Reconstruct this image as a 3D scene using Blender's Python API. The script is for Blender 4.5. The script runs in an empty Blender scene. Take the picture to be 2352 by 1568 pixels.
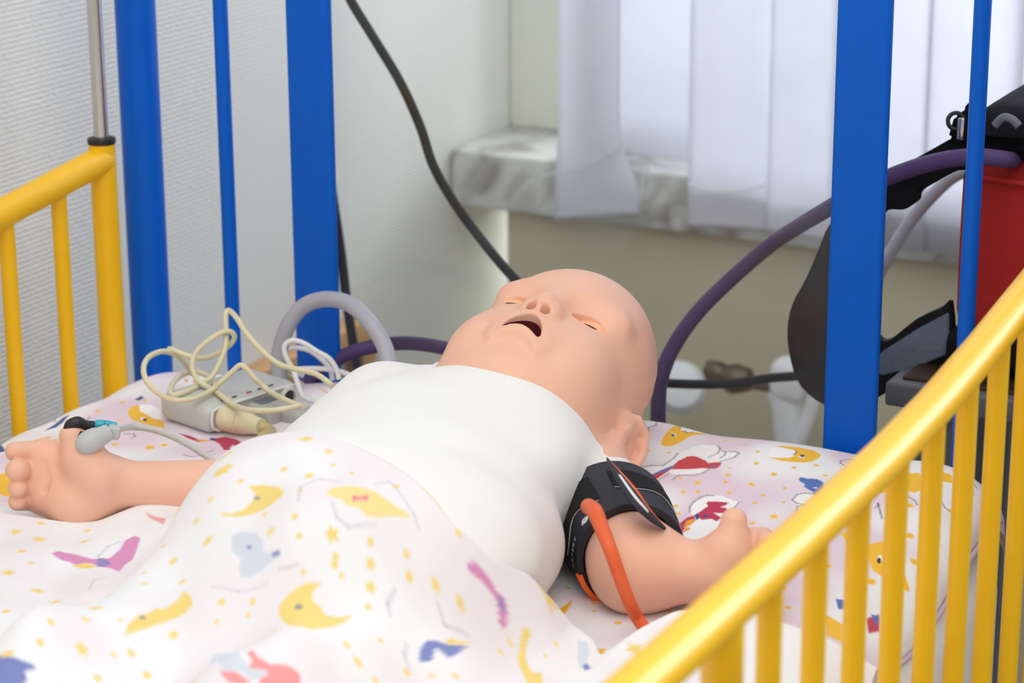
import bpy, bmesh, math, random
import numpy as np
from mathutils import Vector, Matrix

# ------------------------------------------------------------------ camera, world, lights, exposure
scene = bpy.context.scene
COL = scene.collection
FPX, PCX, PCY = 5557.6, 1176.0, 784.0          # focal length in pixels of the 2352x1568 frame
CAM = np.array([.7566, -1.5369, 1.25]); YAW, PITCH, ROLL = .4825, .2961, -.0053
Fv = np.array([-math.sin(YAW)*math.cos(PITCH), math.cos(YAW)*math.cos(PITCH), -math.sin(PITCH)])
R0 = np.array([math.cos(YAW), math.sin(YAW), 0.]); U0 = np.cross(R0, Fv)
Rv = math.cos(ROLL)*R0 + math.sin(ROLL)*U0; Uv = -math.sin(ROLL)*R0 + math.cos(ROLL)*U0
cd = bpy.data.cameras.new('camera'); cam = bpy.data.objects.new('camera', cd); COL.objects.link(cam)
cd.sensor_width = 36; cd.sensor_fit = 'HORIZONTAL'; cd.lens = FPX/2352*36; cd.clip_start = .02; cd.clip_end = 60
cam.matrix_world = Matrix(((Rv[0], Uv[0], -Fv[0], CAM[0]), (Rv[1], Uv[1], -Fv[1], CAM[1]), (Rv[2], Uv[2], -Fv[2], CAM[2]), (0, 0, 0, 1)))
cd.dof.use_dof = True; cd.dof.focus_distance = 1.60; cd.dof.aperture_fstop = 8.0
scene.camera = cam

world = bpy.data.worlds.new('world'); scene.world = world; world.use_nodes = True
bg = world.node_tree.nodes['Background']; bg.inputs[0].default_value = (.93, .97, 1, 1); bg.inputs[1].default_value = .52

def area(name, loc, target, sx, sy, power, color):
    l = bpy.data.lights.new(name, 'AREA'); l.shape = 'RECTANGLE'; l.size = sx; l.size_y = sy; l.energy = power; l.color = color
    o = bpy.data.objects.new(name, l); COL.objects.link(o); o.location = loc
    o.rotation_euler = (Vector(target)-Vector(loc)).to_track_quat('-Z', 'Y').to_euler()
    return o
area('window_daylight', (.8, 1.7, 1.9), (.5, .3, .9), 2.6, 1.9, 190, (.90, .95, 1))
area('ceiling_lamp', (.3, -.8, 2.55), (.2, -.5, .6), 2.0, 1.2, 13, (1, .95, .88))
area('ceiling_lamp', (1.2, -2.2, 2.55), (.2, -.3, .7), 2.0, 1.2, 14, (1, .95, .88))
vs = scene.view_settings
vs.view_transform = 'Standard'; vs.look = 'None'; vs.exposure = 0.25; vs.gamma = 1.0; vs.use_curve_mapping = False

# ------------------------------------------------------------------ helpers
def ray(x, y): return Fv + Rv*(x-PCX)/FPX - Uv*(y-PCY)/FPX
def at_z(x, y, z): d = ray(x, y); return CAM + d*(z-CAM[2])/d[2]
def at_y(x, y, Y): d = ray(x, y); return CAM + d*(Y-CAM[1])/d[1]
def at_x(x, y, X): d = ray(x, y); return CAM + d*(X-CAM[0])/d[0]
def at_d(x, y, D): return CAM + ray(x, y)*D
def depth(P): return float((np.array(P)-CAM) @ Fv)

def srgb(r, g, b):
    f = lambda c: c/12.92 if c <= .04045 else ((c+.055)/1.055)**2.4
    return (f(r/255), f(g/255), f(b/255), 1)

def mat(name, col, rough=.5, metal=0, spec=.5, bump=0, bscale=200, var=0, vscale=30, coat=0, sss=0, trans=0, attr=None, sheen=0):
    m = bpy.data.materials.new(name); m.use_nodes = True; nt = m.node_tree; N = nt.nodes; L = nt.links
    p = N['Principled BSDF']; p.inputs['Roughness'].default_value = rough; p.inputs['Metallic'].default_value = metal
    p.inputs['Specular IOR Level'].default_value = spec; p.inputs['Coat Weight'].default_value = coat
    p.inputs['Coat Roughness'].default_value = .15; p.inputs['Sheen Weight'].default_value = sheen
    if sss:
        p.inputs['Subsurface Weight'].default_value = sss; p.inputs['Subsurface Radius'].default_value = (1, .35, .2); p.inputs['Subsurface Scale'].default_value = .006
    tc = N.new('ShaderNodeTexCoord')
    nz = N.new('ShaderNodeTexNoise'); nz.inputs['Scale'].default_value = vscale; nz.inputs['Detail'].default_value = 4; L.new(tc.outputs['Object'], nz.inputs['Vector'])
    mx = N.new('ShaderNodeMix'); mx.data_type = 'RGBA'; mx.blend_type = 'MULTIPLY'; mx.inputs['Factor'].default_value = 1
    rp = N.new('ShaderNodeMapRange'); rp.inputs['From Min'].default_value = .3; rp.inputs['From Max'].default_value = .7
    rp.inputs['To Min'].default_value = 1-var; rp.inputs['To Max'].default_value = 1+var*.3; L.new(nz.outputs['Fac'], rp.inputs['Value'])
    if attr:
        a = N.new('ShaderNodeAttribute'); a.attribute_name = attr; L.new(a.outputs['Color'], mx.inputs['A'])
    else: mx.inputs['A'].default_value = col
    L.new(rp.outputs['Result'], mx.inputs['B']); L.new(mx.outputs['Result'], p.inputs['Base Color'])
    if bump:
        n2 = N.new('ShaderNodeTexNoise'); n2.inputs['Scale'].default_value = bscale; n2.inputs['Detail'].default_value = 3; L.new(tc.outputs['Object'], n2.inputs['Vector'])
        b = N.new('ShaderNodeBump'); b.inputs['Strength'].default_value = bump; b.inputs['Distance'].default_value = .002
        L.new(n2.outputs['Fac'], b.inputs['Height']); L.new(b.outputs['Normal'], p.inputs['Normal'])
    if trans:
        t = N.new('ShaderNodeBsdfTranslucent'); L.new(mx.outputs['Result'], t.inputs['Color'])
        ms = N.new('ShaderNodeMixShader'); ms.inputs[0].default_value = trans
        L.new(p.outputs[0], ms.inputs[1]); L.new(t.outputs[0], ms.inputs[2]); L.new(ms.outputs[0], N['Material Output'].inputs[0])
    return m

M = {}
M['blue'] = mat('blue_paint', srgb(0, 92, 200), .38, spec=.2, coat=.0, bump=.04, bscale=500, var=.05)
M['yellow'] = mat('yellow_paint', srgb(246, 190, 0), .40, spec=.4, coat=.12, bump=.05, bscale=350, var=.03)
M['steel'] = mat('brushed_steel', (.62, .60, .57, 1), .22, metal=1, var=.05)
M['black'] = mat('black_plastic', (.012, .012, .014, 1), .45, bump=.05)
M['blackfab'] = mat('black_nylon', (.008, .008, .011, 1), .8, spec=.2, bump=.5, bscale=900, var=.3)
M['flapfab'] = mat('dark_plastic_flap', (.014, .014, .017, 1), .5, spec=.2, bump=.1, bscale=60, var=.3)
M['velcro'] = mat('velcro', (.006, .006, .009, 1), .95, bump=1, bscale=2500, var=.4, vscale=900)
M['cuff'] = mat('cuff_nylon', (.013, .015, .026, 1), .62, bump=.3, bscale=1500)
M['skin'] = mat('vinyl_skin', srgb(238, 186, 160), .46, spec=.35, var=.04, vscale=18, sss=.12, bump=.04, bscale=900)
M['lid'] = mat('eyelid_vinyl', srgb(246, 184, 144), .4, spec=.5, var=.02)
M['mouth'] = mat('mouth_lining', srgb(92, 22, 34), .55, var=.1)
M['dark'] = mat('dark_gap', (.01, .008, .01, 1), .6)
M['white_cotton'] = mat('white_cotton', srgb(241, 240, 238), .85, spec=.2, bump=.25, bscale=1400, var=.01, sheen=.1)
M['matt'] = mat('mattress_cover', srgb(238, 237, 240), .8, spec=.2, bump=.2, bscale=700, var=.02)
M['print'] = mat('printed_cotton', None, .85, spec=.15, bump=.25, bscale=1500, var=.01, attr='print', sheen=.1)
M['grey_plastic'] = mat('grey_plastic', srgb(196, 198, 196), .42, bump=.05, bscale=900, var=.02)
M['rim_plastic'] = mat('pale_plastic', srgb(226, 227, 222), .4)
M['plug_grey'] = mat('plug_grey', srgb(178, 178, 174), .5, var=.03)
M['beige'] = mat('beige_plastic', srgb(222, 214, 178), .42, var=.03)
M['beige_dark'] = mat('olive_cable', srgb(196, 178, 118), .45, var=.03)
M['white_cable'] = mat('white_cable', srgb(226, 226, 226), .4)
M['grey_cable'] = mat('grey_sensor_cable', srgb(196, 194, 188), .42)
M['grey_hose'] = mat('grey_hose', srgb(170, 170, 182), .38, var=.04)
M['purple'] = mat('purple_hose', srgb(88, 70, 112), .5, spec=.2, var=.05)
M['black_cable'] = mat('black_cable', (.018, .020, .022, 1), .5, spec=.2)
M['orange'] = mat('orange_rubber', srgb(226, 96, 44), .48, var=.04)
M['orange_trim'] = mat('orange_trim', srgb(250, 110, 40), .6)
M['clip_grey'] = mat('clip_grey', srgb(186, 188, 188), .38, var=.02)
M['teal'] = mat('teal_plastic', srgb(40, 170, 190), .35)
M['ink'] = mat('white_ink', srgb(235, 238, 240), .7)
M['red'] = mat('red_nylon', srgb(190, 30, 26), .8, bump=.6, bscale=900, var=.12, vscale=14)
M['lining'] = mat('grey_blue_lining', srgb(112, 124, 142), .8, bump=.4, bscale=300, var=.15, vscale=60)
M['wood'] = mat('light_wood', srgb(206, 160, 104), .5, var=.2, vscale=12, bump=.1)
M['brown'] = mat('brown_laminate', srgb(66, 48, 36), .5, var=.15)
M['table_grey'] = mat('grey_edge', srgb(104, 106, 112), .5, var=.05)
M['valve'] = mat('white_radiator_paint', srgb(246, 248, 250), .4, var=.10, vscale=25)
M['brass'] = mat('dull_brass', srgb(120, 108, 90), .38, metal=.7, var=.3, vscale=60)
M['reveal'] = mat('cream_paint', srgb(232, 230, 208), .6, bump=.1, bscale=80, var=.03)
M['tan'] = mat('tan_wall_paint', srgb(206, 199, 172), .7, bump=.3, bscale=60, var=.10, vscale=5)
M['floor'] = mat('linoleum', srgb(150, 145, 132), .5, var=.1, vscale=20)
M['slat'] = mat('blind_fabric', srgb(238, 239, 246), .85, spec=.1, bump=.2, bscale=1500, var=.02, trans=.5)
M['hem'] = mat('blind_hem', srgb(228, 229, 236), .85, spec=.1, trans=.25)
M['frame'] = mat('window_frame_paint', srgb(236, 236, 222), .4)

def wallpaper():
    m = mat('ribbed_wallpaper', srgb(230, 231, 226), .75, spec=.25); nt = m.node_tree; N = nt.nodes; L = nt.links; p = N['Principled BSDF']
    tc = N.new('ShaderNodeTexCoord'); w = N.new('ShaderNodeTexWave'); w.wave_type = 'BANDS'; w.bands_direction = 'Z'
    w.inputs['Scale'].default_value = 75; w.inputs['Distortion'].default_value = 2.5; w.inputs['Detail'].default_value = 2; w.inputs['Detail Scale'].default_value = 3
    L.new(tc.outputs['Object'], w.inputs['Vector'])
    n = N.new('ShaderNodeTexNoise'); n.inputs['Scale'].default_value = 260; L.new(tc.outputs['Object'], n.inputs['Vector'])
    ad = N.new('ShaderNodeMath'); ad.operation = 'ADD'; L.new(w.outputs['Fac'], ad.inputs[0]); L.new(n.outputs['Fac'], ad.inputs[1])
    b = N.new('ShaderNodeBump'); b.inputs['Strength'].default_value = .3; b.inputs['Distance'].default_value = .001
    L.new(ad.outputs[0], b.inputs['Height']); L.new(b.outputs['Normal'], p.inputs['Normal'])
    return m
M['wallpaper'] = wallpaper()
def marble():
    m = mat('marble', srgb(200, 202, 198), .25, coat=.2); nt = m.node_tree; N = nt.nodes; L = nt.links; p = N['Principled BSDF']
    tc = N.new('ShaderNodeTexCoord'); n = N.new('ShaderNodeTexNoise'); n.inputs['Scale'].default_value = 9; n.inputs['Detail'].default_value = 8; n.inputs['Distortion'].default_value = 2.2
    L.new(tc.outputs['Object'], n.inputs['Vector']); r = N.new('ShaderNodeValToRGB')
    r.color_ramp.elements[0].position = .36; r.color_ramp.elements[0].color = srgb(150, 148, 138); r.color_ramp.elements[1].position = .55; r.color_ramp.elements[1].color = srgb(214, 216, 212)
    L.new(n.outputs['Fac'], r.inputs[0]); L.new(r.outputs[0], p.inputs['Base Color']); return m
M['marble'] = marble()
def plexi():
    m = bpy.data.materials.new('clear_plexiglass'); m.use_nodes = True; nt = m.node_tree; N = nt.nodes; L = nt.links; N.remove(N['Principled BSDF'])
    t = N.new('ShaderNodeBsdfTransparent'); t.inputs[0].default_value = (.97, .98, .975, 1)
    g = N.new('ShaderNodeBsdfGlossy'); g.inputs['Roughness'].default_value = .08
    d = N.new('ShaderNodeBsdfDiffuse'); d.inputs[0].default_value = (.9, .92, .92, 1)
    fr = N.new('ShaderNodeFresnel'); fr.inputs[0].default_value = 1.3
    m1 = N.new('ShaderNodeMixShader'); L.new(fr.outputs[0], m1.inputs[0]); L.new(t.outputs[0], m1.inputs[1]); L.new(g.outputs[0], m1.inputs[2])
    # faint white haze mixed in for a milky look, patchy like fine scratches
    tc = N.new('ShaderNodeTexCoord'); n = N.new('ShaderNodeTexNoise'); n.inputs['Scale'].default_value = 7; n.inputs['Detail'].default_value = 6; L.new(tc.outputs['Object'], n.inputs['Vector'])
    mr = N.new('ShaderNodeMapRange'); mr.inputs['From Min'].default_value = .35; mr.inputs['From Max'].default_value = .8; mr.inputs['To Min'].default_value = .002; mr.inputs['To Max'].default_value = .02; L.new(n.outputs['Fac'], mr.inputs['Value'])
    m2 = N.new('ShaderNodeMixShader'); L.new(mr.outputs['Result'], m2.inputs[0]); L.new(m1.outputs[0], m2.inputs[1]); L.new(d.outputs[0], m2.inputs[2])
    L.new(m2.outputs[0], N['Material Output'].inputs[0]); return m
M['plexi'] = plexi()
def glass():
    m = bpy.data.materials.new('window_glass'); m.use_nodes = True; nt = m.node_tree; N = nt.nodes; L = nt.links; N.remove(N['Principled BSDF'])
    t = N.new('ShaderNodeBsdfTransparent'); g = N.new('ShaderNodeBsdfGlossy'); g.inputs['Roughness'].default_value = .02
    fr = N.new('ShaderNodeFresnel'); fr.inputs[0].default_value = 1.4; m1 = N.new('ShaderNodeMixShader')
    L.new(fr.outputs[0], m1.inputs[0]); L.new(t.outputs[0], m1.inputs[1]); L.new(g.outputs[0], m1.inputs[2]); L.new(m1.outputs[0], N['Material Output'].inputs[0]); return m
M['glass'] = glass()

def link(name, me, m=None, parent=None, smooth=True, sharp=None):
    o = bpy.data.objects.new(name, me); COL.objects.link(o)
    if m: me.materials.append(M[m] if isinstance(m, str) else m)
    if smooth:
        me.polygons.foreach_set('use_smooth', np.ones(len(me.polygons), bool))
        if sharp: me.set_sharp_from_angle(angle=math.radians(sharp))
    if parent: o.parent = parent
    return o
def mesh(name, V, Fc, m=None, parent=None, smooth=True, sharp=None):
    me = bpy.data.meshes.new(name); me.from_pydata([tuple(map(float, v)) for v in V], [], [tuple(map(int, f)) for f in Fc]); me.update()
    return link(name, me, m, parent, smooth, sharp)
def mesh_np(name, V, Q, m=None, parent=None):
    me = bpy.data.meshes.new(name); n = len(Q); k = Q.shape[1]
    me.vertices.add(len(V)); me.vertices.foreach_set('co', np.asarray(V, np.float32).ravel())
    me.loops.add(n*k); me.loops.foreach_set('vertex_index', np.asarray(Q, np.int32).ravel())
    me.polygons.add(n); me.polygons.foreach_set('loop_start', np.arange(0, n*k, k, dtype=np.int32))
    me.update(calc_edges=True); me.validate()
    return link(name, me, m, parent)
def empty(name, loc, label, cat, group=None, rotz=0):
    o = bpy.data.objects.new(name, None); COL.objects.link(o); o.location = loc; o.rotation_euler = (0, 0, rotz)
    o['label'] = label; o['category'] = cat
    if group: o['group'] = group
    o.empty_display_size = .05
    return o
def tag(o, label, cat, group=None):
    o['label'] = label; o['category'] = cat
    if group: o['group'] = group
    return o
def struct(o): o['kind'] = 'structure'; return o
def adopt(parent, *objs):                       # parent world-space meshes under an Empty without moving them
    inv = Matrix.Translation(parent.location).inverted() if parent.rotation_euler.z == 0 else (Matrix.Translation(parent.location) @ Matrix.Rotation(parent.rotation_euler.z, 4, 'Z')).inverted()
    for o in objs: o.parent = parent; o.matrix_parent_inverse = inv
def sub(parent, *objs):
    for o in objs: o.parent = parent
def rbox(name, c, size, m, bevel=.004, seg=3, rot=None, parent=None, axes=None):
    bm = bmesh.new(); bmesh.ops.create_cube(bm, size=1)
    bmesh.ops.scale(bm, vec=Vector(size), verts=bm.verts)
    if bevel: bmesh.ops.bevel(bm, geom=bm.edges[:], offset=bevel, segments=seg, profile=.5, affect='EDGES')
    if axes is not None:
        A = Matrix([[axes[j][i] for j in range(3)] for i in range(3)]); bmesh.ops.transform(bm, matrix=A.to_4x4(), verts=bm.verts)
    if rot: bmesh.ops.rotate(bm, matrix=Matrix.Rotation(rot[2], 3, 'Z') @ Matrix.Rotation(rot[1], 3, 'Y') @ Matrix.Rotation(rot[0], 3, 'X'), verts=bm.verts)
    bmesh.ops.translate(bm, vec=Vector(c), verts=bm.verts)
    me = bpy.data.meshes.new(name); bm.to_mesh(me); bm.free()
    return link(name, me, m, parent, True, 40)
def catmull(P, n):
    P = np.asarray(P, float)
    if len(P) == 2: return np.array([P[0]+(P[1]-P[0])*t for t in np.linspace(0, 1, n)])
    Q = np.vstack([2*P[0]-P[1], P, 2*P[-1]-P[-2]]); out = []
    for i in range(1, len(Q)-2):
        for t in np.linspace(0, 1, n, endpoint=False):
            a, b, c, d = Q[i-1], Q[i], Q[i+1], Q[i+2]
            out.append(.5*((2*b)+(-a+c)*t+(2*a-5*b+4*c-d)*t*t+(-a+3*b-3*c+d)*t**3))
    out.append(P[-1]); return np.array(out)
def tube_geo(P, r, seg=12, caps=True):
    P = np.asarray(P, float); n = len(P); r = np.full(n, r) if np.isscalar(r) else np.interp(np.linspace(0, 1, n), np.linspace(0, 1, len(r)), r)
    T = np.gradient(P, axis=0); T /= np.linalg.norm(T, axis=1)[:, None]+1e-12
    u = np.cross(T[0], [0, 0, 1]); u = np.cross(T[0], [1, 0, 0]) if np.linalg.norm(u) < .1 else u; u /= np.linalg.norm(u)
    V = []; Fc = []
    an = np.linspace(0, 2*math.pi, seg, endpoint=False)
    for i in range(n):
        u = u-T[i]*(u@T[i]); u /= np.linalg.norm(u); w = np.cross(T[i], u)
        V += [P[i]+r[i]*(math.cos(a)*u+math.sin(a)*w) for a in an]
    for i in range(n-1):
        for j in range(seg):
            Fc.append((i*seg+j, i*seg+(j+1) % seg, (i+1)*seg+(j+1) % seg, (i+1)*seg+j))
    if caps:
        Fc.append(tuple(range(seg-1, -1, -1))); Fc.append(tuple((n-1)*seg+j for j in range(seg)))
    return V, Fc
def tube(name, P, r, m, parent=None, n=10, seg=12, straight=False):
    Q = np.asarray(P, float) if straight else catmull(P, n)
    V, Fc = tube_geo(Q, r, seg); return mesh(name, V, Fc, m, parent, True, 50)
def lathe(name, prof, c, axis, m, parent=None, seg=32):
    axis = np.array(axis, float); axis /= np.linalg.norm(axis); u = np.cross(axis, [0, 0, 1])
    if np.linalg.norm(u) < .1: u = np.cross(axis, [1, 0, 0])
    u /= np.linalg.norm(u); w = np.cross(axis, u); V = []; Fc = []; k = len(prof)
    for s in range(seg):
        a = 2*math.pi*s/seg; d = math.cos(a)*u+math.sin(a)*w
        for h, r in prof: V.append(np.array(c)+axis*h+d*max(r, 1e-5))
    for s in range(seg):
        for i in range(k-1): Fc.append((s*k+i, ((s+1) % seg)*k+i, ((s+1) % seg)*k+i+1, s*k+i+1))
    return mesh(name, V, Fc, m, parent, True, 40)
def smooth_loop(P, n=3):
    P = list(P); return list(catmull([np.array(p, float) for p in P[-2:]+P+P[:2]], n)[2*n:-2*n-1])
def plate(name, poly, nrm, th, m, parent=None, bev=0):
    # extruded outline: poly is a list of 3-D points, thickness along nrm
    bm = bmesh.new(); vs_ = [bm.verts.new(Vector(p)) for p in poly]; f = bm.faces.new(vs_)
    r = bmesh.ops.extrude_face_region(bm, geom=[f]); vv = [e for e in r['geom'] if isinstance(e, bmesh.types.BMVert)]
    bmesh.ops.translate(bm, vec=Vector(nrm)*th, verts=vv); bmesh.ops.recalc_face_normals(bm, faces=bm.faces)
    if bev: bmesh.ops.bevel(bm, geom=[e for e in bm.edges if e.calc_face_angle(0) > .9], offset=bev, segments=2, affect='EDGES')
    me = bpy.data.meshes.new(name); bm.to_mesh(me); bm.free(); return link(name, me, m, parent, True, 40)

def sstep(a, b, x): t = np.clip((x-a)/(b-a), 0, 1); return t*t*(3-2*t)
# ---- signed distance modelling with a surface-net mesher
def sm(a, b, k): h = np.clip(.5+.5*(b-a)/k, 0, 1); return b*(1-h)+a*h-k*h*(1-h)
def smx(a, b, k): return -sm(-a, -b, k)
def ell(P, c, r):
    q = (P-np.array(c))/np.array(r); k0 = np.sqrt((q*q).sum(1)); k1 = np.sqrt(((q/np.array(r))**2).sum(1))+1e-9
    return k0*(k0-1)/k1
def cone(P, a, b, ra, rb):
    a = np.array(a, float); b = np.array(b, float); ba = b-a; t = np.clip(((P-a)@ba)/(ba@ba), 0, 1)
    return np.linalg.norm(P-a-t[:, None]*ba, axis=1)-(ra+(rb-ra)*t)
def chain(P, pts, rs, k=0):
    d = None
    for i in range(len(pts)-1):
        e = cone(P, pts[i], pts[i+1], rs[i], rs[i+1]); d = e if d is None else (np.minimum(d, e) if not k else sm(d, e, k))
    return d
def surface_net(f, lo, hi, h, B=8):
    lo = np.array(lo, float); nb = np.ceil((np.array(hi)-lo)/(h*B)).astype(int); n = nb*B
    cs = np.stack(np.meshgrid(*[np.arange(k) for k in nb], indexing='ij'), -1).reshape(-1, 3)
    cc = lo+(cs+.5)*B*h-.5*h; dc = f(cc)
    G = np.repeat(np.repeat(np.repeat(np.where(dc.reshape(nb) > 0, 1., -1.).astype(np.float32), B, 0), B, 1), B, 2)
    act = cs[np.abs(dc) < B*h*1.25+.002]
    loc = np.stack(np.meshgrid(*[np.arange(B)]*3, indexing='ij'), -1).reshape(-1, 3)
    for s in range(0, len(act), 800):
        idx = (act[s:s+800, None, :]*B+loc[None]).reshape(-1, 3); v = f(lo+idx*h)
        G[idx[:, 0], idx[:, 1], idx[:, 2]] = v
    S = G < 0
    c8 = S[:-1, :-1, :-1].astype(np.int8)
    tot = np.zeros(c8.shape, np.int8)
    for dx in (0, 1):
        for dy in (0, 1):
            for dz in (0, 1): tot += S[dx:n[0]-1+dx, dy:n[1]-1+dy, dz:n[2]-1+dz]
    cells = np.argwhere((tot > 0) & (tot < 8)); ids = np.full(c8.shape, -1, np.int32); ids[tuple(cells.T)] = np.arange(len(cells))
    acc = np.zeros((len(cells), 3)); cnt = np.zeros(len(cells))
    cor = [(a, b, c) for a in (0, 1) for b in (0, 1) for c in (0, 1)]
    val = {q: G[cells[:, 0]+q[0], cells[:, 1]+q[1], cells[:, 2]+q[2]] for q in cor}
    for p in cor:
        for ax in range(3):
            if p[ax]: continue
            q = list(p); q[ax] = 1; q = tuple(q); a, b = val[p], val[q]; mk = (a < 0) != (b < 0)
            t = np.where(mk, a/np.where(mk, a-b, 1), 0); pt = np.tile(np.array(p, float), (len(cells), 1)); pt[:, ax] = t
            acc[mk] += pt[mk]; cnt[mk] += 1
    V = lo+(cells+acc/cnt[:, None])*h
    Q = []
    for ax in range(3):
        sl0 = [slice(None)]*3; sl1 = [slice(None)]*3; sl0[ax] = slice(0, -1); sl1[ax] = slice(1, None)
        e = np.argwhere(S[tuple(sl0)] != S[tuple(sl1)]); b1, b2 = (ax+1) % 3, (ax+2) % 3
        ok = (e[:, b1] > 0) & (e[:, b2] > 0) & (e[:, b1] < n[b1]-1) & (e[:, b2] < n[b2]-1) & (e[:, ax] < n[ax]-1); e = e[ok]
        ins = S[tuple(e.T)]
        def cid(o1, o2): x = e.copy(); x[:, b1] -= o1; x[:, b2] -= o2; return ids[tuple(x.T)]
        q = np.stack([cid(1, 1), cid(0, 1), cid(0, 0), cid(1, 0)], 1); q[~ins] = q[~ins][:, ::-1]
        Q.append(q[(q >= 0).all(1)])
    Q = np.vstack(Q)
    for _ in range(3):                              # settle the vertices on the true surface
        d = f(V); g = np.stack([(f(V+np.eye(3)[i]*h*.4)-d)/(h*.4) for i in range(3)], 1)
        V = V-np.clip(d/((g*g).sum(1)+1e-6), -h*.6, h*.6)[:, None]*g
    return V, Q

# ------------------------------------------------------------------ the room
WX, WY = -.48, .69                               # left wall plane, front of the window wall
struct(rbox('floor', (.6, -.6, -.03), (4.2, 5.0, .06), 'floor', 0))
struct(rbox('wall_left', (WX-.06, -.72, 1.3), (.12, 3.3, 2.6), 'wallpaper', 0))
struct(rbox('wall_back', (.78, WY+.10, .314), (2.4, .18, .627), 'tan', 0))
sill = struct(rbox('window_sill', (.78, WY+.075, .6605), (2.515, .17, .061), 'marble', .004))
wl = struct(rbox('wall_lintel', (.78, WY+.10, 2.42), (2.4, .18, .36), 'tan', 0))
win = bpy.data.objects.new('window_1', None); COL.objects.link(win); win.location = (.78, WY+.16, .69); struct(win)
fr = [rbox('window_frame', (WX+.05, WY+.155, 1.46), (.10, .05, 1.54), 'frame', .004)]
fr += [rbox('window_frame', (x, WY+.155, 1.46), (.06, .05, 1.54), 'frame', .004) for x in (.42, 1.14, 1.9)]
fr += [rbox('window_frame', (.78, WY+.155, z), (2.4, .05, .06), 'frame', .004) for z in (.722, 2.2)]
fr += [rbox('window_pane', (x, WY+.155, 1.46), (.66, .006, 1.46), 'glass', 0) for x in (.0, .78, 1.52)]
adopt(win, *fr)

# vertical blind: fabric slats, one child each, a bead cord between their feet
def slat(bl, br, Y, tw=0, top=2.16, curve=.004, xtop=None):
    a, b = at_y(*bl, Y), at_y(*br, Y); nz, nx = 40, 10; V = []; Fc = []
    for i in range(nz+1):
        s = i/nz; s = s**1.6
        for j in range(nx+1):
            t = j/nx; x0 = a[0]+(b[0]-a[0])*t; z0 = a[2]+(b[2]-a[2])*t; z = z0+(top-z0)*s
            e = min(1, max(0, (z-.66)/.09)); e = e*e*(3-2*e)
            if xtop: x0 = x0+e*((at_y(xtop[0], 100, Y)[0]*(1-t)+at_y(xtop[1], 100, Y)[0]*t)-x0)
            V.append((x0, Y-tw*e*(t-.5)+curve*math.cos((t-.5)*math.pi), z))
    for i in range(nz):
        for j in range(nx): k = i*(nx+1)+j; Fc.append((k, k+1, k+nx+2, k+nx+1))
    o = mesh('slat', V, Fc, 'slat'); md = o.modifiers.new('thickness', 'SOLIDIFY'); md.thickness = .0007; return o
SL = [slat((1275, 505), (1468, 492), .655, tw=.03, xtop=(1268, 1438)), slat((1405, 340), (1596, 412), .745, curve=.002),
      slat((1578, 520), (1764, 531), .662), slat((1759, 531), (1915, 556), .654)]
x1 = at_y(1915, 556, .654); stepx = .0905
for i in range(9):
    X0 = x1[0]-.004+i*stepx; zb = x1[2]-.0005*i; Y = .662 if i % 2 == 0 else .654
    V = []; Fc = []
    for k in range(21):
        for j in range(9):
            t = j/8; V.append((X0+t*.094, Y-.012*(t-.5)+.004*math.cos((t-.5)*math.pi), zb+(2.16-zb)*k/20))
    for k in range(20):
        for j in range(8): q = k*9+j; Fc.append((q, q+1, q+10, q+9))
    o = mesh('slat', V, Fc, 'slat'); md = o.modifiers.new('thickness', 'SOLIDIFY'); md.thickness = .0007; SL.append(o)
rail_ = rbox('head_rail', (.48, .68, 2.18), (1.85, .05, .045), 'frame', .004)
beads = [tube('bead_cord', [at_y(*p, .648) for p in pts], .0011, 'white_cable', n=5, seg=6) for pts in
         ([(1240, 407), (1262, 400), (1330, 385), (1430, 338)], [(1470, 455), (1480, 400), (1497, 384)], [(1580, 424), (1630, 438), (1700, 440), (1757, 425)])]
bl = empty('vertical_blind', (.48, .68, .66), 'white fabric vertical blind hanging over the marble sill at the window', 'blind')
adopt(bl, rail_, *SL, *beads)

# radiator valve low on the window wall
rv = empty('radiator_valve', (.2, .6, .5), 'white radiator valve with dull metal fittings and pipe behind the headboard', 'radiator valve')
c0 = at_y(1562, 890, .60); sc = depth(c0)/FPX; toc = (CAM-c0)/np.linalg.norm(CAM-c0)
pv = [lathe('valve_cap', [(-.02, 0), (-.02, 58*sc), (.0, 62*sc), (.012, 60*sc), (.02, 48*sc), (.023, 20*sc), (.023, 0)], c0, toc+np.array([0, 0, .1]), 'valve'),
      tube('fitting', [at_y(1622, 850, .62), at_y(1650, 858, .62), at_y(1672, 868, .62)], [.011, .013, .009], 'brass', n=4),
      tube('fitting', [at_y(1672, 868, .62), at_y(1690, 870, .62), at_y(1722, 872, .62)], [.014, .016, .012], 'brass', n=4),
      tube('pipe', [at_y(1715, 876, .62), at_y(1760, 884, .62), at_y(1795, 888, .62)], .007, 'brass', n=4),
      tube('valve_stem', [at_y(1500, 842, .61), at_y(1535, 850, .61)], .008, 'brass'),
      rbox('valve_body', at_y(1815, 872, .60), (.038, .035, .046), 'valve', .014, 4),
      tube('pipe', [at_y(1800, 900, .60), at_y(1812, 960, .60), at_y(1818, 1100, .60)], .016, 'valve', n=6),
      tube('pipe', [at_y(1870, 870, .59), at_y(1865, 930, .59), at_y(1842, 1000, .59), at_y(1815, 1080, .59), (at_y(1812, 1090, .59)[0], .59, .3), (at_y(1812, 1090, .59)[0], .59, .0)], .0065, 'valve', n=6)]
adopt(rv, *pv)

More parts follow.
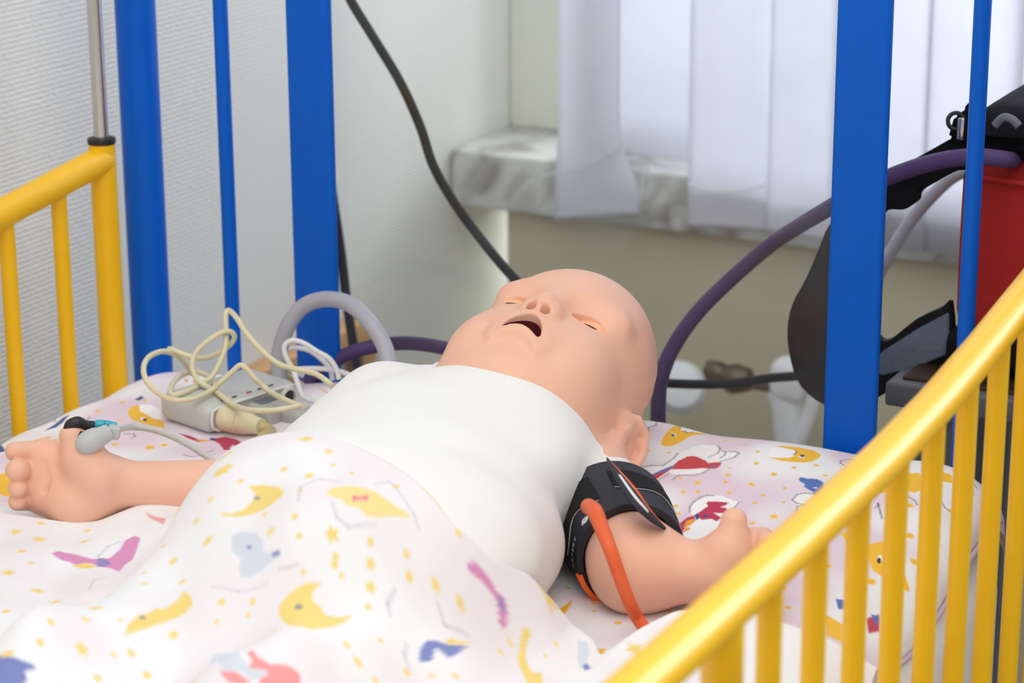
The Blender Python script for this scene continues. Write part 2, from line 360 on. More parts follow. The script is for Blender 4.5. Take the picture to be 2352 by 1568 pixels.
# light wooden bumper rail on the left wall
wr = empty('wall_bumper', (WX+.02, .4, .5), 'light wooden bumper board on the wall behind the blue bars', 'wall rail')
wa, wb = at_x(560, 880, WX+.012), at_x(845, 772, WX+.012)
ax = (wb-wa)/np.linalg.norm(wb-wa)
adopt(wr, rbox('board', ((WX+.0125), (wa[1]+wb[1])/2, (wa[2]+wb[2])/2), (.025, abs(wb[1]-wa[1]), .035), 'wood', .003),
      rbox('bracket', (WX+.012, wb[1]-.012, wb[2]-.035), (.022, .024, .06), 'wood', .003))

# ------------------------------------------------------------------ the crib
crib = empty('crib', (0, -.6, 0), 'hospital crib with blue head bars, clear end panel and yellow side rails', 'crib')
parts = []
for s in (-1, 1):
    parts.append(tube('corner_post', [(s*.38, 0, 0), (s*.38, 0, 1.55)], .016, 'blue', straight=True, seg=28))
    parts.append(tube('head_bar', [(s*.2997, 0, .47), (s*.2997, 0, 1.5)], .0058, 'blue', straight=True, seg=20))
    parts.append(rbox('head_plate', (s*.2198, 0, .985), (.0385, .0085, 1.03), 'blue', .0035, 4))
for z in (.47, 1.5): parts.append(tube('head_crossbar', [(-.38, 0, z), (.38, 0, z)], .013, 'blue', straight=True, seg=20))
parts.append(rbox('clear_panel', (0, .0055, .98), (.43, .004, .98), 'plexi', .0008, 1))
for s in (-1, 1): parts.append(tube('foot_post', [(s*.38, -1.26, 0), (s*.38, -1.26, 1.0)], .016, 'blue', straight=True, seg=20))
parts.append(tube('foot_crossbar', [(-.38, -1.26, .9), (.38, -1.26, .9)], .013, 'blue', straight=True, seg=20))
parts.append(rbox('mattress_base', (0, -.63, .485), (.70, 1.20, .025), 'matt', .006))
def rail(s, off):
    root = bpy.data.objects.new('side_rail', None); COL.objects.link(root); root.location = (s*.38, -.6, .6)
    cy, cz = [-.63, -.54, -.405, -.32, -.235, -.143, -.05], [.8235, .8238, .826, .8305, .8385, .850, .862]
    def zr2(Y): return float(np.interp(max(Y, -1.26-Y), cy, cz))+off
    P = [(s*.38, y, zr2(y)) for y in np.linspace(-.052, -1.208, 60)]
    ch = [tube('top_tube', P, .0112, 'yellow', straight=True, seg=24), tube('bottom_tube', [(s*.38, -.052, .44), (s*.38, -1.208, .44)], .010, 'yellow', straight=True, seg=16)]
    me = None; ys = [-.561+.0602*k for k in range(9)]+[-.681-.0602*k for k in range(8)]
    if s < 0: ys = [-.109-.0632*k for k in range(17)]
    for y in ys:
        h = zr2(y)-.44
        b = tube('baluster', [(0, 0, 0), (0, 0, 1)], .0062, 'yellow', straight=True, seg=18) if me is None else bpy.data.objects.new('baluster', me)
        if me is None: me = b.data
        else: COL.objects.link(b)
        b.location = (s*.38, y, .44); b.scale = (1, 1, h); ch.append(b)
    for y in (-.052, -1.208):
        zt = zr2(-.052)+.013
        ch.append(lathe('rail_post', [(.42, 0), (.42, .0103), (zt, .0103), (zt, 0)], (s*.38, y, 0), (0, 0, 1), 'yellow', seg=28))
        cap = lathe('post_cap', [(0, 0), (0, .0106), (.002, .0112), (.0045, .0108), (.0055, .008), (.0055, 0)], (s*.38, y, zt-.0005), (0, 0, 1), 'black', seg=28)
        ch += [cap, tube('guide_rod', [(s*.38, y, .3), (s*.38, y, 1.45)], .0057, 'steel', straight=True, seg=24)]
    if s > 0:
        ch.append(lathe('latch_sleeve', [(-.012, 0), (-.012, .0085), (-.0095, .0098), (.02, .0098), (.03, .008), (.03, 0)], (.38, -.618, .7985), (0, 0, 1), 'yellow', seg=28))
        ch.append(lathe('latch_plug', [(-.004, 0), (-.004, .006), (0, .0065), (0, 0)], (.38, -.618, .7865), (0, 0, 1), 'black', seg=24))
    inv = Matrix.Translation(root.location).inverted()
    for o in ch: o.parent = root; o.matrix_parent_inverse = inv
    return root
parts.append(rail(1, 0)); parts.append(rail(-1, -.024))
adopt(crib, *parts)
for o in parts:                                    # rails are Empties themselves
    if o.name.startswith('side_rail'): o['label'] = 'yellow side rail with round balusters'

# mattress
def pillow_box(name, x0, x1, y0, y1, z0, z1, r, m):
    o = rbox(name, ((x0+x1)/2, (y0+y1)/2, (z0+z1)/2), (x1-x0, y1-y0, z1-z0), m, r, 5); return o
tag(pillow_box('mattress', -.345, .345, -1.235, -.022, .498, .640, .03, 'matt'), 'thick white crib mattress under the printed quilt', 'mattress')

# ------------------------------------------------------------------ the baby manikin
HC = np.array([.050, -.108, .746])                # centre of the skull
def rotm(al, be, ga):
    ca, sa, cb, sb, cg, sg = math.cos(al), math.sin(al), math.cos(be), math.sin(be), math.cos(ga), math.sin(ga)
    Rx = np.array([[1, 0, 0], [0, ca, -sa], [0, sa, ca]]); Ry = np.array([[cb, 0, sb], [0, 1, 0], [-sb, 0, cb]]); Rz = np.array([[cg, -sg, 0], [sg, cg, 0], [0, 0, 1]])
    return Rz @ Ry @ Rx
HM = rotm(math.radians(7), math.radians(8), math.radians(0))   # columns: baby's left, crown, face normal
def h2w(p): return HC + HM @ np.array(p, float)
def head_base(L):
    X = L.copy(); X[:, 0] = np.abs(X[:, 0])         # symmetric features
    d = ell(L, (0, -.002, -.002), (.0615, .0745, .0635))
    d = sm(d, ell(L, (0, -.052, .004), (.0505, .050, .049)), .03)
    d = sm(d, ell(L, (0, .000, .024), (.047, .048, .0385)), .02)
    d = sm(d, ell(X, (.030, -.062, .022), (.0265, .029, .028)), .02)
    d = sm(d, ell(L, (0, -.087, .030), (.020, .016, .019)), .022)
    d = sm(d, ell(L, (0, -.040, -.022), (.0560, .050, .040)), .02)         # back of the jaw
    d = sm(d, ell(X, (.030, -.010, .047), (.017, .007, .008)), .014)       # brow
    d = smx(d, -ell(X, (.028, -.027, .064), (.016, .009, .009)), .012)     # eye socket
    d = sm(d, cone(X, (0, -.020, .052), (0, -.041, .064), .0065, .0085), .010)
    d = sm(d, ell(X, (.0082, -.0445, .0600), (.0062, .0062, .0065)), .005)
    d = sm(d, ell(L, (0, -.0625, .050), (.021, .016, .012)), .012)         # muzzle
    return d
LIPY, LIPZ = -.0645, .0595
def arch(X): return X[:, 1]+45*np.minimum(np.abs(X[:, 0]), .0165)**2
EO = np.array([.004, -.014, -.004]); EAR = [np.array(p)+EO for p in [(0.057, -0.022, -0.001), (0.064, -0.011, -0.006), (0.069, -0.008, -0.017), (0.071, -0.014, -0.029), (0.07, -0.028, -0.036), (0.067, -0.043, -0.036), (0.063, -0.053, -0.029), (0.058, -0.052, -0.02)]]
def head_sdf(P):
    L = (P-HC) @ HM; X = L.copy(); X[:, 0] = np.abs(X[:, 0]); d = head_base(L)
    # lips: a raised arched ring
    W = np.stack([X[:, 0], arch(X)-LIPY, L[:, 2]-LIPZ], 1)
    q = np.sqrt((W[:, 0]/.0155)**2+(W[:, 1]/.0092)**2)+1e-6; rad = (q-1)*np.minimum(.0105, np.sqrt(W[:, 0]**2+W[:, 1]**2)/q)
    ring = np.sqrt(rad**2+(W[:, 2]+.0015+24*np.minimum(X[:, 0], .0165)**2)**2)-.0036
    d = sm(d, ring, .006)
    d = smx(d, -ell(np.stack([W[:, 0], W[:, 1], W[:, 2]], 1), (0, -.0005, .001), (.0140, .0076, .020)), .002)
    d = smx(d, -ell(X, (.0052, -.0500, .0635), (.0032, .0031, .0100)), .0015)       # nostrils
    E = X-np.array([.0280, -.0265, .054]); E[:, 1] += 14*E[:, 0]**2
    d = smx(d, -ell(E, (0, 0, 0), (.0128, .0047, .012)), .0012)                       # eye openings
    S = X-np.array([.030, -.0275, .040])
    # ears
    e = chain(X, EAR, [.0030, .0034, .0036, .0037, .0036, .0040, .0046, .0036])
    e = sm(e, ell(X, np.array((.0635, -.031, -.020))+EO, (.0042, .021, .016)), .004)
    e = sm(e, cone(X, np.array((.062, -.044, -.012))+EO, np.array((.061, -.036, -.009))+EO, .0045, .0040), .005)
    e = sm(e, ell(X, np.array((.058, -.020, -.009))+EO, (.006, .009, .009)), .004)
    e = smx(e, -ell(X, np.array((.0715, -.031, -.020))+EO, (.0080, .014, .010)), .004)
    d = sm(d, e, .005)
    mk = sstep(.018, -.012, L[:, 2])*sstep(-.030, .005, L[:, 1])      # moulded hair strands
    d = d+.0005*mk*np.sin(430*L[:, 2]+2.5*np.sin(75*L[:, 1])+60*L[:, 0])
    return d

# limbs: joints found along the picture's sight lines at their height over the quilt
SHL, ELL_, WRL = np.array([.112, -.188, .688]), np.array([.190, -.293, .691]), at_z(1612, 1318, .690)
SHR, ELR, WRR = np.array([-.055, -.175, .708]), at_z(610, 1122, .687), at_z(268, 1112, .690)
dR, dL = depth(WRR), depth(WRL)
def hr(x, y, w=0): return at_d(x, y, dR-w)
def hl(x, y, w=0): return at_d(x, y, dL-w)
def hand_r(P):
    d = cone(P, WRR, hr(225, 1118), .0145, .0150)
    for (a, b) in (((238, 1085), (98, 1040)), ((238, 1105), (88, 1080)), ((238, 1128), (88, 1116)), ((235, 1146), (96, 1148))):
        d = sm(d, cone(P, hr(*a), hr(*b), .0125, .0100), .010)
    d = sm(d, ell(P, hr(178, 1156, .006), (.020, .020, .017)), .012)
    d = sm(d, cone(P, hr(224, 1098, .014), hr(196, 1058, .014), .0150, .0150), .009)
    d = sm(d, chain(P, [hr(192, 1052, .010), hr(176, 1022, .012), hr(168, 1002, .014)], [.0120, .0098, .0092]), .006)
    f = [([(100, 1042, 0), (66, 1036, .004), (34, 1037, .010)], (.0088, .0070, .0066)), ([(92, 1080, 0), (56, 1078, .004), (38, 1080, .020)], (.0088, .0074, .0074)),
         ([(92, 1118, 0), (56, 1118, .002), (40, 1121, .018)], (.0082, .0066, .0062)), ([(100, 1150, 0), (60, 1150, 0), (40, 1152, .012)], (.0076, .0064, .0060))]
    for pts, rs in f: d = sm(d, chain(P, [hr(*p) for p in pts], rs), .0012)
    # palm creases
    d = smx(d, -chain(P, [hr(98, 1062, .014), hr(108, 1095, .014), hr(106, 1130, .013)], [.0015, .0015, .001]), .004)
    return d
def hand_l(P):
    d = cone(P, WRL, hl(1655, 1300), .0150, .0150)
    for (a, b) in (((1640, 1285), (1722, 1248)), ((1645, 1300), (1735, 1272)), ((1645, 1315), (1738, 1298)), ((1640, 1330), (1732, 1322))):
        d = sm(d, cone(P, hl(*a), hl(*b), .0115, .0092), .009)
    d = sm(d, cone(P, hl(1648, 1300, .006), hl(1672, 1262, .010), .0140, .0125), .012)
    d = sm(d, chain(P, [hl(1672, 1262, .010), hl(1684, 1226, .012), hl(1686, 1196, .012)], [.0115, .0088, .0080]), .006)
    f = [([(1722, 1248, 0), (1752, 1238, .002), (1762, 1246, .014)], (.0085, .0074, .0068)), ([(1735, 1272, 0), (1770, 1266, .002), (1778, 1276, .016)], (.0088, .0076, .0070)),
         ([(1738, 1298, 0), (1770, 1296, .002), (1776, 1306, .015)], (.0085, .0072, .0066)), ([(1732, 1322, 0), (1758, 1324, .002), (1762, 1332, .013)], (.0078, .0066, .0060))]
    for pts, rs in f: d = sm(d, chain(P, [hl(*p) for p in pts], rs), .0028)
    return d
TC = np.array([.052, -.30, .715])
def torso(P):
    d = ell(P, (.030, -.270, .714), (.098, .110, .056))
    d = sm(d, ell(P, (.054, -.395, .716), (.103, .112, .061)), .03)
    d = sm(d, ell(P, (.022, -.205, .704), (.080, .055, .046)), .025)
    return d
def trunk(P):
    d = torso(P)
    d = sm(d, cone(P, (.048, -.14, .728), (.050, -.20, .720), .040, .046), .03)
    for s in (-1, 1):
        d = sm(d, chain(P, [(.055+s*.042, -.47, .692), (.055+s*.065, -.60, .695), (.05+s*.055, -.70, .684)], [.037, .028, .018], .02), .03)
        d = sm(d, cone(P, (.05+s*.055, -.70, .684), (.05+s*.065, -.74, .682), .018, .014), .015)
    return d
def arm_l(P): return chain(P, [SHL, ELL_, WRL], [.0300, .0275, .0165], .012)
def arm_r(P): return chain(P, [SHR, ELR, WRR], [.033, .0205, .0150], .012)
GR = [(head_sdf, (-.045, -.24, .66), (.15, -.01, .84), .02), (trunk, (-.10, -.77, .63), (.20, -.08, .80), .02), (arm_l, (.06, -.36, .64), (.29, -.12, .76), .02),
      (hand_l, (.20, -.34, .65), (.31, -.18, .76), .008), (arm_r, (-.24, -.37, .64), (.03, -.15, .76), .02), (hand_r, (-.30, -.42, .63), (-.14, -.24, .77), .008)]
def body_sdf(P):
    d = np.full(len(P), .05)
    for f, lo, hi, k in GR:
        mk = ((P > np.array(lo)-.02) & (P < np.array(hi)+.02)).all(1)
        if mk.any(): d[mk] = sm(d[mk], f(P[mk]), k)
    return d
BV, BQ = surface_net(body_sdf, (-.32, -.79, .625), (.33, .01, .845), .00135)
baby = empty('baby_manikin', (.05, -.3, .66), 'pale vinyl baby manikin lying on its back in a white bodysuit', 'manikin')
body = mesh_np('body', BV, BQ, 'skin')
extra = [body]
def surfz(x, y):
    z = np.linspace(.02, .09, 1400); L = np.stack([np.full_like(z, x), np.full_like(z, y), z], 1); v = head_base(L); return z[np.where(v < 0)[0][-1]]
def ellmesh(name, c, r, m, lo=-math.pi/2, hi=math.pi/2, nu=32, nv=18, M3=None):
    V = []; Fc = []
    for i in range(nv+1):
        t = lo+(hi-lo)*i/nv
        for j in range(nu):
            a = 2*math.pi*j/nu; V.append(np.array(c)+np.array([r[0]*math.cos(t)*math.cos(a), r[1]*math.cos(t)*math.sin(a), r[2]*math.sin(t)]))
    for i in range(nv):
        for j in range(nu): Fc.append((i*nu+j, i*nu+(j+1) % nu, (i+1)*nu+(j+1) % nu, (i+1)*nu+j))
    return mesh(name, [h2w(v) for v in V], Fc, m)
for s in (-1, 1):
    zz = surfz(s*.028, -.0265)
    lid = ellmesh('eyelid', (s*.028, -.0262, zz-.0085), (.0150, .0105, .0080), 'lid')
    pts = []
    for t in np.linspace(-.2, .92, 14):
        x = s*(.028+.0118*t); y = -.0265-14*(.0118*t)**2-.0043*math.sqrt(max(0, 1-t*t))
        pts.append(h2w((x, y+.0006, surfz(x, y)-.0008)))
    sl_ = tube('eye_slit', pts, [.0002, .0007, .0008, .0006, .0002], 'dark', seg=8, n=3)
    sl_.parent = lid; extra.append(lid)
mv = []; mf = []; nu_, nv_ = 36, 16
for i in range(nv_+1):
    t = -math.pi/2+(math.pi/2-.14)*i/nv_
    for j in range(nu_):
        a_ = 2*math.pi*j/nu_; x_ = .0134*math.cos(t)*math.cos(a_); mv.append(h2w((x_, LIPY-.0005+.0071*math.cos(t)*math.sin(a_)-45*min(abs(x_), .0165)**2, LIPZ+.001+.0192*math.sin(t))))
for i in range(nv_):
    for j in range(nu_): mf.append((i*nu_+j, i*nu_+(j+1) % nu_, (i+1)*nu_+(j+1) % nu_, (i+1)*nu_+j))
extra.append(mesh('mouth_lining', mv, mf, 'mouth'))

# bodysuit
NK = np.array([.056, -.124, .738])
NR = (.098, .060, .070)
def suit(P, cut=True):
    d = torso(P)-.0045
    sl = chain(P, [SHL, SHL+(ELL_-SHL)*.5], [.0310, .0315])
    d = sm(d, sl, .012)
    sr = chain(P, [SHR+np.array([.03, 0, 0]), SHR, SHR+(ELR-SHR)*.3], [.044, .041, .037], .01)
    d = sm(d, sr, .022)
    d = sm(d, cone(P, (.042, -.150, .722), (.050, -.205, .722), .043, .046), .03)
    # soft folds
    x, y, z = P[:, 0], P[:, 1], P[:, 2]
    d = d-.0021*np.sin(55*(x*.5-y*.35)+2.2*np.sin(28*y)+9*z)*np.exp(-((x-.13)/.06)**2)
    d = d-.0015*np.sin(70*(x*.25+y*.6)+1.5*np.sin(20*x))*np.clip((-.24-y)/.1, 0, 1)
    fold = np.sqrt(((x-.138)/.02)**2+((y+.335)/.075)**2+((z-.70)/.05)**2)
    d = d-.007*np.exp(-fold**2)+.006*np.exp(-(((x-.137)/.010)**2+((y+.262)/.05)**2))
    d = sm(d, ell(P, (.105, -.338, .698), (.049, .058, .040))+.0008*np.sin(130*y), .012)
    if not cut: return d
    d = smx(d, -ell(P, NK, NR), .004)          # neck opening
    return d
SV, SQ = surface_net(suit, (-.13, -.56, .64), (.24, -.08, .82), .0024)
shirt = mesh_np('bodysuit', SV, SQ, 'white_cotton')
extra.append(shirt)
# binding round the neckline: where the opening meets the suit
tau = np.linspace(.05, 2.4, 300); line = []
for a in np.linspace(-.75, math.pi+.6, 48):
    q = NK+np.stack([NR[0]*math.cos(a)*np.sin(tau), -NR[1]*np.cos(tau), NR[2]*math.sin(a)*np.sin(tau)], 1)
    k = np.where(suit(q, False) < 0)[0]
    if len(k): line.append(q[k[-1]])
line = np.array(line)
for _ in range(2): line[1:-1] = (line[:-2]+2*line[1:-1]+line[2:])/4
cb = tube('neck_binding', line+np.array([0, .0, .0012]), .0028, 'white_cotton', n=4, seg=10); cb.parent = shirt
adopt(baby, *extra)

# ------------------------------------------------------------------ bedding
def zquilt(x, y):
    z = .6655+.0235*sstep(-.21, -.04, y)*sstep(-.30, -.10, x)
    z = z+.0016*np.sin(31*x+1.3)*np.sin(23*y+.4)+.0010*np.sin(67*x-40*y)+.0008*np.sin(95*y+33*x+1)
    z = z+.004*np.exp(-((x+.30)/.05)**2-((y+.06)/.05)**2)-.004*np.exp(-((x-.12)/.03)**2-((y+.02)/.06)**2)
    z = z-.006*np.exp(-((x-.05)/.06)**2-((y+.11)/.06)**2)
    for s, e in ((1, .338), (-1, .375)):
        q = np.clip((s*x-(e-.045))/.045, 0, 1); z = z-.030*(1-np.sqrt(np.clip(1-q*q, 0, 1)))
    q = np.clip((y+.045)/.035, 0, 1); z = z-.022*(1-np.sqrt(np.clip(1-q*q, 0, 1)))
    return z
def noise2(x, y, f, seed):
    r = np.random.RandomState(seed); v = np.zeros_like(x)
    for k in range(7):
        a = r.rand()*6.28; w = f*(.6+1.1*r.rand()); v = v+np.sin(w*(math.cos(a)*x+math.sin(a)*y)+r.rand()*6.28)
    return v/7
def inpoly(px, py, poly):
    ins = np.zeros(px.shape, bool); n = len(poly)
    for i in range(n):
        x1, y1 = poly[i]; x2, y2 = poly[(i+1) % n]
        if y1 == y2: continue
        c = ((y1 > py) != (y2 > py)) & (px < (x2-x1)*(py-y1)/(y2-y1)+x1); ins ^= c
    return ins
def star_poly(x, y, r, rot, n=5, inner=.45):
    return [(x+(r if k % 2 == 0 else r*inner)*math.cos(rot+k*math.pi/n), y+(r if k % 2 == 0 else r*inner)*math.sin(rot+k*math.pi/n)) for k in range(2*n)]
def paint(X, Y, motifs, yellow, ink, tint, fade, cell):
    n1 = noise2(X, Y, 42, 3)+.6*noise2(X, Y, 90, 5); t = np.clip(.5+2.0*n1, 0, 1)[:, None]
    white = np.array(srgb(240, 240, 243)[:3]); C = white*(1-t)+np.array(srgb(*tint)[:3])*t
    yel = np.array(srgb(*yellow)[:3])
    for mo in motifs:
        k = mo[0]
        if k == 's': poly = star_poly(*mo[1:5]); col = yel
        elif k == 'b': poly = star_poly(mo[1], mo[2], mo[3], mo[4], 6, .72); col = yel
        elif k == 'p': poly = mo[2]; col = yel if mo[1] == 'y' else np.array(srgb(*mo[1])[:3])*(1-fade)+white*fade
        elif k == 'l':
            P = np.array(mo[1])
            for a, b in zip(P[:-1], P[1:]):
                w = mo[2]*.75; mk = (X > min(a[0], b[0])-w) & (X < max(a[0], b[0])+w) & (Y > min(a[1], b[1])-w) & (Y < max(a[1], b[1])+w); ii = np.where(mk)[0]
                if len(ii):
                    q = np.stack([X[ii], Y[ii]], 1); ba = b-a; t = np.clip(((q-a)@ba)/(ba@ba+1e-12), 0, 1); dd = np.linalg.norm(q-a-t[:, None]*ba, axis=1)
                    al = np.clip(1.3-dd/w, 0, 1)[:, None]*mo[3]*.75; C[ii] = C[ii]*(1-al)+np.array(srgb(*ink)[:3])*al
            continue
        P = np.array(poly); lo, hi = P.min(0)-cell, P.max(0)+cell
        ii = np.where((X >= lo[0]) & (X <= hi[0]) & (Y >= lo[1]) & (Y <= hi[1]))[0]
        if len(ii):
            cov = np.zeros(len(ii))
            for ox in (-.33, 0, .33):
                for oy in (-.33, 0, .33): cov += inpoly(X[ii]+ox*cell, Y[ii]+oy*cell, poly)
            cov = (cov/9)[:, None]; C[ii] = C[ii]*(1-cov)+col*cov
    return C
def sheet(name, X, Y, Z, C, m, parent=None):
    nv, nu = X.shape; I = np.arange(nu*nv).reshape(nv, nu); Q = np.stack([I[:-1, :-1], I[:-1, 1:], I[1:, 1:], I[1:, :-1]], -1).reshape(-1, 4)
    o = mesh_np(name, np.stack([X, Y, Z], -1).reshape(-1, 3), Q, m, parent)
    if C is not None:
        a = o.data.color_attributes.new('print', 'FLOAT_COLOR', 'POINT'); a.data.foreach_set('color', np.hstack([C, np.ones((len(C), 1))]).astype(np.float32).ravel())
    return o
